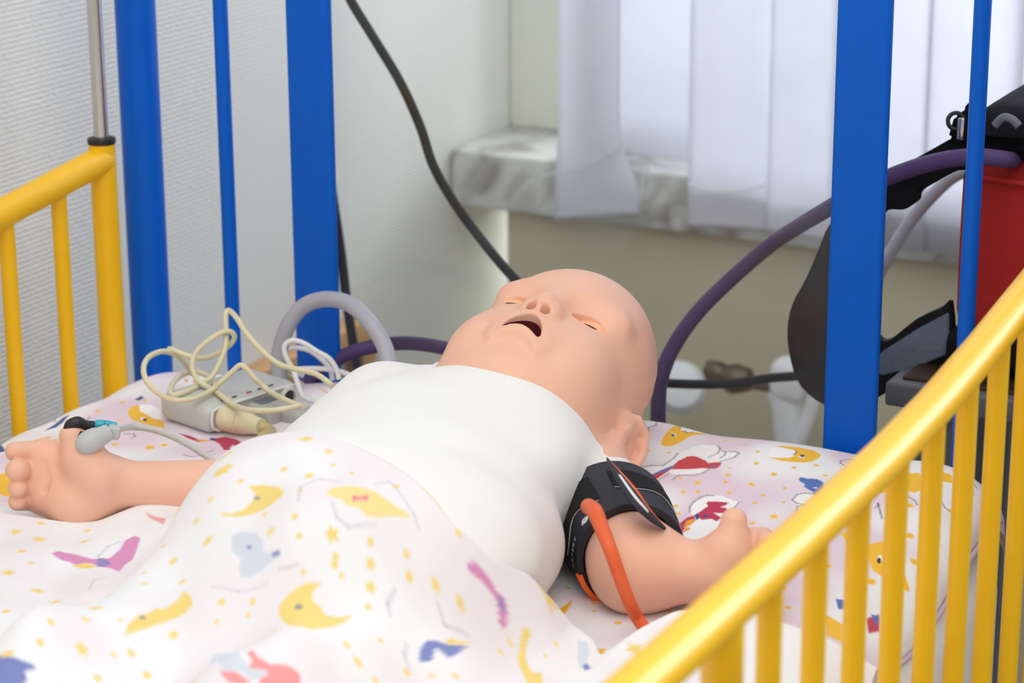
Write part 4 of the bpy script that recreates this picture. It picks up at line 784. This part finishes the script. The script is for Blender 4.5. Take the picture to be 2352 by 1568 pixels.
# hem: the rim is rolled under
GZ[:, 0] -= .012; GZ[:, -1] -= .008; GZ[0] -= .016
QC = paint(GX.ravel(), GY.ravel(), QUILT_MOTIFS, (245, 192, 62), (70, 62, 80), (229, 211, 224), 0, .001)
quilt = sheet('printed_quilt', GX, GY, GZ, QC, 'print')
tag(quilt, 'pale pink quilt printed with moons and stars spread under the baby', 'quilt')
pp = [(.340, y, float(zquilt(np.array(.337), np.array(y)))-.008) for y in np.linspace(-.03, -.5, 40)]
hem = tube('hem_piping', pp, .0018, mat('mauve_piping', srgb(196, 172, 190), .8), n=2, seg=8); hem.parent = quilt

# blanket over the baby's belly and legs: draped over the shapes below it
EDGE = np.array([(-.40, -.40, .668), (-.36, -.395, .672), (-.30, -.385, .676), (-.238, -.369, .680), (-.196, -.353, .675), (-.178, -.340, .673), (-.161, -.316, .680), (-.135, -.282, .690), (-.115, -.272, .697),
                 (-.090, -.310, .712), (-.060, -.370, .73), (-.02, -.396, .745), (.034, -.396, .76), (.075, -.408, .765), (.11, -.418, .77), (.14, -.430, .75), (.157, -.420, .73), (.168, -.385, .70), (.178, -.362, .682),
                 (.199, -.368, .676), (.212, -.388, .675), (.224, -.360, .685), (.236, -.334, .689), (.27, -.318, .690), (.32, -.312, .680), (.37, -.312, .66)])
def smooth1(x, xs, ys): 
    g = np.linspace(xs[0], xs[-1], 800); v = np.interp(g, xs, ys); k = np.exp(-np.linspace(-2, 2, 17)**2); k /= k.sum()
    v = np.convolve(np.pad(v, 8, 'edge'), k, 'valid'); return np.interp(x, g, v)
bs = .006; bx0, by0 = -.42, -1.20; nbx, nby = 140, 160
Hm = np.zeros((nbx, nby))
for PV in (SV, BV[(np.abs(BV[:, 0]-.05) < .16) & ((BV[:, 1] < -.40) | ((BV[:, 1] < -.33) & (np.abs(BV[:, 0]-.05) < .105)))]):
    i = ((PV[:, 0]-bx0)/bs).astype(int); j = ((PV[:, 1]-by0)/bs).astype(int); ok = (i >= 0) & (i < nbx) & (j >= 0) & (j < nby); np.maximum.at(Hm, (i[ok], j[ok]), PV[ok, 2])
cxs = bx0+(np.arange(nbx)+.5)*bs; cys = by0+(np.arange(nby)+.5)*bs; CXm, CYm = np.meshgrid(cxs, cys, indexing='ij')
Hq = np.where(CYm > -.5, zquilt(CXm, CYm), .662); Hq = np.where(np.abs(CXm) > .35, Hq-.02-.4*(np.abs(CXm)-.35), Hq)
Hm = np.maximum(Hm, Hq+.003)
for _ in range(2):                                   # cloth spans the hollows
    Pd = np.pad(Hm, 1, 'edge'); Hm = np.maximum(Hm, .25*(Pd[2:, 1:-1]+Pd[:-2, 1:-1]+Pd[1:-1, 2:]+Pd[1:-1, :-2]))
H0 = Hm.copy()
def relax(A, n):
    for _ in range(n):
        Pd = np.pad(A, 1, 'edge'); A = np.maximum(H0, (Pd[2:, 1:-1]+Pd[:-2, 1:-1]+Pd[1:-1, 2:]+Pd[1:-1, :-2]+Pd[1:-1, 1:-1]*2)/6)
    return A
wl_ = sstep(-.42, -.50, CYm)*sstep(-.10, .0, CXm); Hm = relax(Hm, 8)*(1-wl_)+relax(Hm, 120)*wl_
for _ in range(4):
    Pd = np.pad(Hm, 1, 'edge'); Hm = (Pd[2:, 1:-1]+Pd[:-2, 1:-1]+Pd[1:-1, 2:]+Pd[1:-1, :-2]+Pd[1:-1, 1:-1]*2)/6
def bil(A, x, y):
    u = np.clip((x-bx0)/bs-.5, 0, nbx-1.001); v = np.clip((y-by0)/bs-.5, 0, nby-1.001); i = u.astype(int); j = v.astype(int); a = u-i; b = v-j
    return A[i, j]*(1-a)*(1-b)+A[i+1, j]*a*(1-b)+A[i, j+1]*(1-a)*b+A[i+1, j+1]*a*b
def zblanket(x, y):
    yt = smooth1(x, EDGE[:, 0], EDGE[:, 1]); ze = smooth1(x, EDGE[:, 0], EDGE[:, 2]); dist = np.clip(yt-y, 0, 9)
    z = bil(Hm, x, y)+.0055
    z = np.maximum(z, z+(ze-z)*np.exp(-(dist/.028)**2))
    amp = sstep(.0, .06, dist)
    z = z+amp*(.0030*np.sin(38*x+17*y+1.4*np.sin(19*y))+.0022*np.sin(61*x-44*y+.7)+.0014*np.sin(120*x+70*y+2))
    z = z+amp*.006*np.exp(-((x+.055+.35*(y+.5))/.030)**2)*sstep(-.36, -.46, y)     # long soft fold from the hip
    z = z+amp*.004*np.exp(-((x-.10-.5*(y+.6))/.022)**2)
    return z
bu = np.linspace(-.365, .352, 600); yt = smooth1(bu, EDGE[:, 0], EDGE[:, 1])
rows = np.concatenate([np.linspace(0, .33, 270), np.linspace(.332, .75, 150)])
BX = np.tile(bu, (len(rows), 1)); BYm = yt[None]-rows[:, None]*(.9+.0*BX); BZ = zblanket(BX, BYm)
roll = np.clip(1-rows/.007, 0, 1)[:, None]; BZ = BZ-.007*(1-np.sqrt(np.clip(1-roll**2, 0, 1)))
BC = paint(BX.ravel(), BYm.ravel(), BLANKET_MOTIFS, (241, 214, 130), (150, 150, 172), (238, 232, 236), .18, .0013)
pre_X = np.vstack([BX[:1], BX]); pre_Y = np.vstack([BYm[:1]-.004, BYm]); pre_Z = np.vstack([BZ[:1]-.006, BZ])
blanket = sheet('printed_blanket', pre_X, pre_Y, pre_Z, np.vstack([BC[:len(bu)], BC]), 'print')
tag(blanket, 'white blanket printed with faded moons and animals covering the belly and legs', 'blanket')

# ------------------------------------------------------------------ blood pressure cuff and its tube
cuff = empty('pressure_cuff', tuple(SHL+(ELL_-SHL)*.5-np.array([0, 0, .04])), 'black blood pressure cuff with orange trim wrapped round the upper arm', 'cuff')
aL = ELL_-SHL; LA = np.linalg.norm(aL); aL = aL/LA
tc_ = CAM-SHL; tc_ = tc_-aL*(tc_@aL); tc_ /= np.linalg.norm(tc_); tu_ = np.cross(aL, tc_); tu_ = tu_ if tu_[2] > 0 else -tu_
def cuffr(t): return .0395-.005*(t-.36)/.5
def cuffp(t, ph, off=0): return SHL+aL*LA*t+(cuffr(t)+off)*(math.cos(ph)*tc_+math.sin(ph)*tu_)
def cuff_patch(name, t0, t1, p0, p1, off, th, m, nt=14, np_=60, wig=None):
    V = []; Fc = []
    for k in (0, 1):
        for i in range(nt+1):
            for j in range(np_+1):
                ph = p0+(p1-p0)*j/np_; a, b = (t0, t1) if wig is None else wig(j/np_)
                V.append(cuffp(a+(b-a)*i/nt, ph, off+(th if k else 0)))
    W = np_+1; S_ = (nt+1)*W
    for i in range(nt):
        for j in range(np_):
            q = i*W+j; Fc.append((S_+q, S_+q+1, S_+q+W+1, S_+q+W)); Fc.append((q+W, q+W+1, q+1, q))
    for j in range(np_): Fc += [(j+1, j, S_+j, S_+j+1), (nt*W+j, nt*W+j+1, S_+nt*W+j+1, S_+nt*W+j)]
    for i in range(nt): Fc += [(i*W, (i+1)*W, S_+(i+1)*W, S_+i*W), ((i+1)*W+np_, i*W+np_, S_+i*W+np_, S_+(i+1)*W+np_)]
    return mesh(name, V, Fc, m, None, True, 50)
cp = [cuff_patch('band', .36, .88, 0, 2*math.pi, -.004, .004, 'cuff')]
cp.append(cuff_patch('velcro_strip', .30, .52, math.radians(20), math.radians(125), .0, .0009, 'velcro', wig=lambda s: (.49, .66+.03*math.sin(9*s))))
cp.append(cuff_patch('velcro_strip', .30, .52, math.radians(-70), math.radians(2), .0, .0009, 'velcro', wig=lambda s: (.47, .70+.03*math.sin(8*s))))
cp.append(tube('stitching', [cuffp(.675+.03*math.sin(9*(p-20)/105), math.radians(p), .0006) for p in np.linspace(20, 124, 30)], .0003, 'plug_grey', n=2, seg=6))
cp.append(tube('stitching', [cuffp(.715+.03*math.sin(8*(p+70)/72), math.radians(p), .0006) for p in np.linspace(-68, 0, 20)], .0003, 'plug_grey', n=2, seg=6))
cp.append(cuff_patch('orange_trim', .85, .91, math.radians(-130), math.radians(-78), -.0015, .003, 'orange_trim', np_=30, nt=3))
cp.append(cuff_patch('orange_mark', .43, .55, math.radians(112), math.radians(115), .0005, .0008, 'orange_trim', np_=3))
# loose end of the band standing off the arm
fa = [at_z(*p, z) for p, z in (((1393, 1052), .741), ((1412, 1094), .742), ((1447, 1150), .738), ((1488, 1190), .730), ((1528, 1216), .718))]
fb = [at_z(*p, z) for p, z in (((1394, 1052), .741), ((1430, 1094), .7405), ((1462, 1134), .736), ((1490, 1172), .728), ((1528, 1213), .718))]
def strip(name, A, B, th, m, n=8, s0=0, s1=1, up=0):
    A = catmull(A, n); B = catmull(B, n); V = []; Fc = []; k = len(A)
    for a, b in zip(A, B): V += [a+(b-a)*s0+np.array([0, 0, up]), a+(b-a)*s1+np.array([0, 0, up])]
    for i in range(k-1): Fc.append((2*i, 2*i+1, 2*i+3, 2*i+2))
    o = mesh(name, V, Fc, m); md = o.modifiers.new('thickness', 'SOLIDIFY'); md.thickness = th; md.offset = 0; return o
flap = strip('loose_end', fa, fb, .0016, 'cuff'); ft = strip('orange_trim', fa, fb, .001, 'orange_trim', s0=.93, s1=1.25, up=.0003); fi = strip('printed_lettering', fa[1:4], fb[1:4], .0003, 'ink', s0=.45, s1=.72, up=.0012)
ft.parent = flap; fi.parent = flap; cp.append(flap)
fc = bpy.data.curves.new('lettering', 'FONT'); fc.body = 'ARTERY'; fc.size = .0047; fc.space_character = 1.25
fo = bpy.data.objects.new('lettering', fc); COL.objects.link(fo); dg = bpy.context.evaluated_depsgraph_get(); lm = bpy.data.meshes.new_from_object(fo.evaluated_get(dg)); bpy.data.objects.remove(fo)
def wrap(co, t0, p0): return cuffp(t0-co[1]/LA, math.radians(p0)+co[0]/.035, .0009)
for v in lm.vertices: v.co = wrap(v.co, .835, -74)
lt = link('lettering', lm, 'ink', None, False); cp.append(lt)
ringp = [wrap((.0315+.0022*math.cos(a), .0022+.0022*math.sin(a)), .835, -74) for a in np.linspace(0, 2*math.pi, 22)]
cp.append(tube('emblem', ringp, .0004, 'ink', n=2, seg=6)); cp.append(tube('emblem_bar', [wrap((.0282, .0012), .835, -74), wrap((.0348, .0032), .835, -74)], .0004, 'ink', n=4, seg=6))
adopt(cuff, *cp)
tp = [(1352, 1163, .728), (1366, 1174, .734), (1382, 1212, .730), (1402, 1262, .722), (1424, 1325, .706), (1446, 1384, .690), (1468, 1425, .677), (1500, 1470, .672)]
tb = tube('cuff_tube', [at_z(*p) for p in tp], [.0050, .0050, .0045, .0042, .0040, .0040, .0040, .0040], 'orange', n=10, seg=18)
tag(tb, 'orange rubber tube running down from the black arm cuff', 'tube')

# ------------------------------------------------------------------ finger clip on the thumb and its lead
tt = hr(168, 1002, .014); clip = empty('finger_clip', tuple(tt-np.array([0, 0, .02])), 'grey and black pulse sensor clip pinched on the raised thumb', 'clip')
def hd(x, y, w): return hr(x, y, w)
ja, jb = hd(194, 1020, .027), hd(250, 992, .019); jl = np.linalg.norm(jb-ja)
ck = [lathe('lower_jaw', [(-.006, 0), (-.0055, .0028), (-.0035, .0056), (0, .0074), (.004, .0080), (.009, .0076), (jl*.7, .0062), (jl, .0056), (jl, 0)], ja, jb-ja, 'clip_grey'),
      tube('jaw_pad', [hd(187, 1030, .026), hd(183, 1012, .027), hd(190, 992, .025)], [.0018, .0024, .0018], 'black', n=8, seg=14),
      tube('upper_jaw', [hd(150, 986, .018), hd(160, 975, .019), hd(178, 970, .018), hd(196, 976, .015), hd(216, 977, .013)], [.0016, .0034, .0042, .0034, .0030], 'black', n=8, seg=16),
      rbox('grip', hd(262, 992, .018), (.0085, .0075, .0090), 'clip_grey', .0018, 3, rot=(0, .2, YAW)),
      tube('spring_arm', [hd(214, 979, .012), hd(226, 975, .012), hd(240, 974, .012)], [.0030, .0034, .0026], 'teal', n=5),
      tube('upper_grip', [hd(232, 972, .008), hd(250, 975, .008), hd(268, 976, .008)], [.0026, .0028, .0018], 'teal', n=5)]
adopt(clip, *ck)
lead = tube('sensor_lead', [hd(270, 986, .014), at_z(300, 981, .708), at_z(345, 985, .704), at_z(390, 1000, .700), at_z(430, 1020, .697), at_z(462, 1040, .694), at_z(488, 1058, .690), at_z(505, 1085, .682)], .0022, 'grey_cable', n=8)
tag(lead, 'thin grey lead from the thumb clip across the quilt', 'cable')

# ------------------------------------------------------------------ monitor box, plugs and cables
zm = .667
A0, A1, A2 = at_z(480, 1003, zm), at_z(690, 935, zm), at_z(375, 966, zm)
ex = A1-A0; wX = np.linalg.norm(ex); ex /= wX; ey = A2-A0; ey -= ex*(ey@ex); wY = .058; ey /= np.linalg.norm(ey)
if wX < .07: wX = .075
ez = np.cross(ex, ey); ez = ez if ez[2] > 0 else -ez; hB = .022
mon = empty('monitor_box', tuple(A0+ex*wX/2+ey*wY/2), 'grey plastic patient monitor box lying on the quilt', 'monitor')
mc = A0+ex*wX/2+ey*wY/2+ez*hB/2
mp = [rbox('case', mc, (wX, wY, hB), 'grey_plastic', .008, 5, axes=(ex, ey, ez))]
def mpt(u, v, w): return A0+ex*u*wX-ey*v+ez*w*hB       # u along the panel, v out of it, w up
rimp = [mpt(u, .0005, w) for u, w in ((.10, .12), (.04, .30), (.04, .72), (.10, .90), (.5, .92), (.90, .90), (.96, .72), (.96, .30), (.90, .12), (.5, .10), (.10, .12))]
mp.append(tube('panel_rim', rimp, .0012, 'rim_plastic', n=5, seg=8))
mp.append(rbox('panel', mpt(.5, .0002, .5), (wX*.86, .0012, hB*.68), 'plug_grey', .0004, 1, axes=(ex, ey, ez)))
so = lathe('socket', [(0, .0085), (.003, .0085), (.003, .0060), (.0006, .0058), (.0006, 0)], mpt(.86, .0, .52), -ey, 'rim_plastic'); so.data.materials.append(M['black']); mp.append(so)
mp.append(lathe('socket_insert', [(.0008, .0055), (.0012, .0045), (.0022, .0040), (.0022, 0)], mpt(.86, .0, .52), -ey, 'black'))
for k, u in enumerate((.22, .34, .50, .62, .74)): mp.append(rbox('indicator_mark', mpt(u, -.006, 1.003), (.0045, .0014, .0006), 'black' if k != 2 else 'red', .0001, 1, axes=(ex, ey, ez)))
adopt(mon, *mp)
pl = empty('cable_plug', tuple(mpt(.18, .015, 0)), 'beige round plug pushed into the left end of the monitor panel', 'plug')
pd = -ey+ex*.12; pd /= np.linalg.norm(pd); pa = mpt(.17, .0, .50)
adopt(pl, lathe('plug_body', [(0, 0), (0, .0098), (.016, .0098), (.0165, .0092), (.0165, 0)], pa, pd, 'beige'),
      lathe('collar', [(.0155, 0), (.0155, .0086), (.020, .0090), (.024, .0080), (.030, .0066), (.036, .0060), (.036, 0)], pa, pd, 'beige'),
      tube('plug_cable', [pa+pd*.034, pa+pd*.045+np.array([.0, 0, -.002]), at_z(600, 1012, .688), at_z(640, 1040, .682)], .0042, 'beige_dark', n=8))
p2 = empty('connector_plug', tuple(mpt(.55, .02, 0)), 'flat grey connector with dark window beside the beige plug', 'plug')
pb = mpt(.56, .012, .40)
adopt(p2, rbox('connector_body', pb, (.030, .028, .017), 'plug_grey', .005, 4, axes=(ex, ey, ez)), rbox('window', pb+ez*.0086+ey*.004, (.020, .010, .0008), 'table_grey', .0003, 1, axes=(ex, ey, ez)),
      rbox('strain_relief', pb-ey*.022+ex*.006, (.020, .022, .014), 'plug_grey', .005, 4, axes=(ex, ey, ez)))

def z4(x, y): return x/4.127+300, y/4.127+680
def cable(name, pts, r, m, label, cat='cable', group=None, n=10, z4s=True, seg=12):
    Q = [(z4(p[0], p[1]) if z4s else p[:2]) for p in pts]; D = [p[2] for p in pts]
    D = [depth(at_z(q[0], q[1], -d)) if d < 0 else d for q, d in zip(Q, D)]          # negative: a height the cable rests at
    known = [i for i, d in enumerate(D) if d > 0]; D = np.interp(range(len(D)), known, [D[i] for i in known])
    P = [at_d(*q, d) for q, d in zip(Q, D)]
    return tag(tube(name, P, r, m, n=n, seg=seg), label, cat, group)
d0 = depth(mc)
zt_ = zm+hB+.002
cable('beige_cable', [(1960, 900, -.70), (1890, 830, -.71), (1750, 735, 0), (1560, 690, 0), (1400, 640, 0), (1250, 520, 0), (1100, 350, 0), (1000, 200, 0), (930, 135, d0+.01), (903, 180, 0), (905, 330, 0), (900, 480, 0), (850, 620, 0), (770, 760, 0), (640, 850, -zt_), (500, 915, -zt_), (400, 935, -zt_), (375, 890, -zt_), (420, 800, 0), (520, 735, d0+.035), (640, 720, d0+.04), (740, 770, d0+.035), (800, 830, -zt_)], .0021, 'beige', 'beige cable rising to a tall peak above the monitor box')
cable('beige_cable', [(1640, 1040, -.705), (1580, 1030, -.703), (1450, 975, -.700), (1300, 890, -zt_-.004), (1180, 780, 0), (1100, 690, 0), (1040, 655, 0), (960, 720, 0), (860, 810, 0), (760, 895, -zt_-.003), (600, 970, -zt_-.003), (420, 985, -zt_-.004), (280, 930, 0), (160, 820, 0), (122, 690, 0), (160, 590, d0-.01), (250, 535, 0), (340, 525, d0+.01), (430, 560, 0), (520, 640, 0), (590, 740, d0+.035)], .0021, 'beige', 'beige cable with a wide round loop over the left end of the monitor box')
cable('beige_cable', [(360, 500, d0+.016), (400, 505, d0+.014), (470, 540, 0), (600, 580, 0), (720, 580, 0), (850, 530, 0), (950, 450, d0+.005), (985, 380, 0), (940, 335, d0), (860, 345, 0), (740, 420, 0), (640, 510, 0), (590, 600, 0), (590, 700, 0), (640, 800, 0), (720, 855, -zt_-.001), (800, 895, -zt_-.001), (880, 960, -zt_-.001), (980, 1030, -zt_-.001), (1100, 1075, -.700), (1300, 1085, -.704), (1450, 1070, -.706), (1600, 1040, -.706)], .0021, 'beige', 'beige cable with a narrow slanted loop and a tail over the monitor panel')
wd = d0+.01
cable('white_cable', [(1780, 1010, wd-.03), (1640, 960, wd-.02), (1590, 850, wd-.01), (1540, 700, wd), (1470, 570, wd), (1460, 470, wd), (1530, 420, wd), (1640, 445, wd), (1760, 520, wd), (1880, 590, wd), (1950, 690, wd), (1975, 790, wd)], .0020, 'white_cable', 'white cable in the tallest loop beside the grey hose', group=None)
cable('white_cable', [(1640, 760, wd+.02), (1480, 670, wd+.02), (1400, 600, wd+.02), (1430, 530, wd+.02), (1540, 490, wd+.02), (1680, 510, wd+.02), (1800, 590, wd+.02), (1890, 690, wd+.02), (1915, 800, wd+.02)], .0020, 'white_cable', 'white cable in the lower flatter loop beside the grey hose')
cable('white_cable', [(1300, 790, wd+.03), (1400, 745, wd+.03), (1520, 760, wd+.03), (1640, 850, wd+.03), (1760, 910, wd+.02), (1900, 900, wd+.02)], .0020, 'beige', 'pale cable lying flat behind the monitor box')
cable('white_cable', [(1560, 690, wd+.01), (1760, 685, wd+.01), (1930, 700, wd+.01), (2080, 745, wd+.01)], .0020, 'white_cable', 'short straight white cable reaching to the baby\'s shoulder')
cable('grey_hose', [(650, 930, 1.85), (641, 880, 1.85), (642, 810, 1.85), (660, 750, 1.845), (695, 705, 1.84), (745, 687, 1.83), (800, 697, 1.81), (845, 735, 1.79), (878, 785, 1.78), (893, 830, 1.77), (900, 890, 1.76)], .0062, 'grey_hose', 'thick grey hose arching up beside the cables', 'hose', z4s=False, seg=20)
cable('purple_hose', [(690, 930, 1.90), (705, 885, 1.90), (745, 845, 1.90), (800, 812, 1.89), (870, 793, 1.88), (940, 788, 1.87), (1010, 797, 1.86), (1070, 815, 1.85)], .0055, 'purple', 'purple hose passing behind the baby\'s shoulder', 'hose', z4s=False, seg=20)
cable('purple_hose', [(1512, 990, 1.86), (1512, 930, 1.86), (1518, 870, 1.86), (1545, 800, 1.87), (1600, 720, 1.88), (1680, 640, 1.89), (1780, 555, 1.86), (1900, 480, depth(at_y(1900, 480, .080))), (1990, 430, depth(at_y(1990, 430, .076))), (2090, 388, depth(at_y(2090, 388, .076))), (2180, 365, depth(at_y(2180, 365, .076))), (2250, 360, depth(at_y(2250, 360, .077))), (2310, 366, depth(at_y(2310, 366, .084))), (2330, 368, depth(at_y(2330, 368, .110)))], .0060, 'purple', 'long purple hose curving from the bed up to the red bag', 'hose', z4s=False, seg=20)
cable('grey_hose', [(1960, 760, 2.0), (2000, 670, 2.0), (2040, 590, 1.99), (2090, 510, 1.98), (2140, 450, 1.97), (2190, 405, 1.96), (2240, 385, 1.95)], .0055, 'grey_hose', 'grey hose hanging from the red bag behind the blue plate', 'hose', z4s=False, seg=20)
cable('black_cable', [(640, -420, 2.05), (720, -220, 2.0), (780, -60, 1.98), (805, 0, 1.98), (860, 90, 1.98), (920, 190, 1.98), (965, 290, 1.98), (995, 380, 1.98), (1040, 460, 1.98), (1090, 530, 1.98), (1150, 605, 1.98), (1200, 660, 1.98), (1260, 730, 1.98)], .0040, 'black_cable', 'long black cable hanging down behind the clear panel to the baby\'s head', z4s=False)
cable('black_cable', [(690, -400, 2.05), (705, 0, 2.08), (735, 250, 2.10), (764, 450, 2.10), (783, 580, 2.10), (795, 680, 2.10), (808, 770, 2.10), (822, 850, 2.10), (840, 930, 2.10), (870, 1200, 2.15), (880, 1600, 2.3), (860, 2000, 2.35)], .0043, 'black_cable', 'short black cable dropping beside the wide blue plate on the left', z4s=False)
cable('black_cable', [(1440, 860, 2.0), (1490, 875, 2.0), (1580, 882, 2.0), (1680, 880, 2.0), (1770, 868, 2.0), (1840, 862, 2.0), (1920, 850, 2.0)], .0040, 'black_cable', 'black cable stretched low between the head and the dark bag flap', z4s=False)

# ------------------------------------------------------------------ red bag on a table behind the headboard
YT = .065
t0, t1 = at_y(2040, 877, YT), at_y(2040, 933, YT); zt = t0[2]; th = t0[2]-t1[2]
tab = empty('side_table', (.55, .30, 0), 'low table with a grey edge carrying the red bag', 'table')
adopt(tab, rbox('table_edge', (.582, YT+.1175, zt-th/2), (.72, .235, th), 'table_grey', .003), rbox('table_top', (.582, YT+.1175, zt+.001), (.70, .215, .004), 'brown', .001, 1),
      *[rbox('leg', (x, y, (zt-th)/2), (.03, .03, zt-th), 'table_grey', .004) for x in (.25, .91) for y in (YT+.03, YT+.205)])
YB = .10
bx = at_y(2192, 560, YB)[0]; zb0 = zt+.003; zbt = at_y(2260, 366, YB)[2]; zbb = at_y(2190, 752, YB)[2]
bag = empty('red_bag', (bx+.2, YB+.10, zb0), 'red nylon equipment bag with black lid and straps behind the right rail', 'bag')
def puff(name, x0, x1, y0, y1, z0, z1, r, m, bul=.008):
    bm = bmesh.new(); bmesh.ops.create_cube(bm, size=1); bmesh.ops.scale(bm, vec=(x1-x0, y1-y0, z1-z0), verts=bm.verts)
    bmesh.ops.bevel(bm, geom=bm.edges[:], offset=r, segments=4, profile=.5, affect='EDGES'); bmesh.ops.subdivide_edges(bm, edges=[e for e in bm.edges if e.calc_length() > .05], cuts=8, use_grid_fill=True)
    for v in bm.verts:
        u, w, q = v.co.x/(x1-x0)*2, v.co.y/(y1-y0)*2, v.co.z/(z1-z0)*2
        v.co.y -= bul*(1-u*u)*(1-q*q)*(1 if w < 0 else -1); v.co.x += bul*.5*(1-w*w)*(1-q*q)*(1 if u > 0 else -1); v.co.z += .002*math.sin(40*v.co.x+25*v.co.z)
    bmesh.ops.translate(bm, vec=((x0+x1)/2, (y0+y1)/2, (z0+z1)/2), verts=bm.verts); me = bpy.data.meshes.new(name); bm.to_mesh(me); bm.free(); return link(name, me, m, None, True)
zl = at_y(2300, 228, YB+.03)[2]
bp = [puff('red_body', bx, bx+.34, YB, YB+.19, zbb-.005, zbt, .018, 'red'), puff('black_base', bx-.004, bx+.344, YB-.004, YB+.194, zb0, zbb, .012, 'blackfab', .004),
      puff('black_lid', bx+.006, bx+.336, YB-.006, YB+.18, zbt-.002, zl, .02, 'blackfab', .005)]
bp.append(tube('seam', [(bx+.012, YB-.004, zbt-.012), (bx+.10, YB-.010, zbt-.014), (bx+.2, YB-.011, zbt-.015), (bx+.33, YB-.004, zbt-.013)], .0022, 'red', n=6))
bp.append(tube('zip_pull', [at_y(2285, 288, YB-.02), at_y(2305, 270, YB-.02), at_y(2325, 275, YB-.02), at_y(2340, 290, YB-.02)], .003, 'table_grey', n=5))
rc = at_y(2196, 278, YB-.004); bp.append(tube('ring', [rc+.0058*math.cos(a)*Rv+.0058*math.sin(a)*Uv for a in np.linspace(0, 2*math.pi, 24)], .0016, 'black', n=2, seg=8))
bp.append(rbox('buckle', at_y(2208, 296, YB-.006), (.005, .004, .016), 'steel', .001))
nY = np.array([0., 1., 0.])
bp.append(plate('lid_tab', [at_y(*p, YB+.0) for p in ((2232, 228), (2215, 245), (2212, 262), (2190, 268), (2182, 296), (2176, 318), (2236, 330), (2250, 300), (2250, 240))], nY, .012, 'blackfab', bev=.002))
bp.append(plate('shoulder_strap', [at_y(*p, YB+.004) for p in smooth_loop(((2240, 300), (2180, 322), (2120, 355), (2070, 382), (2030, 402), (1985, 430), (1950, 460), (1930, 510), (1945, 560), (2000, 520), (2035, 484), (2075, 482), (2100, 466), (2106, 446), (2150, 418), (2200, 392), (2250, 384)))], nY, .016, 'blackfab', bev=.0012))
bp.append(plate('side_flap', [at_y(*p, YB+.012) for p in smooth_loop(((1960, 470), (1905, 515), (1880, 570), (1850, 640), (1818, 700), (1807, 760), (1814, 825), (1838, 888), (1895, 932), (1960, 938), (2030, 905), (2050, 882), (2110, 872), (2182, 838), (2182, 700), (2160, 708), (2100, 736), (2025, 786), (1990, 700), (1985, 560)))], nY, .010, 'flapfab', bev=.0012))
lin = plate('flap_lining', [at_y(*p, YB+.0085) for p in ((2000, 836), (2028, 806), (2110, 754), (2178, 718), (2180, 812), (2100, 845), (2028, 862), (2000, 858))], nY, .004, 'lining', bev=.001); bp.append(lin)
adopt(bag, *bp)
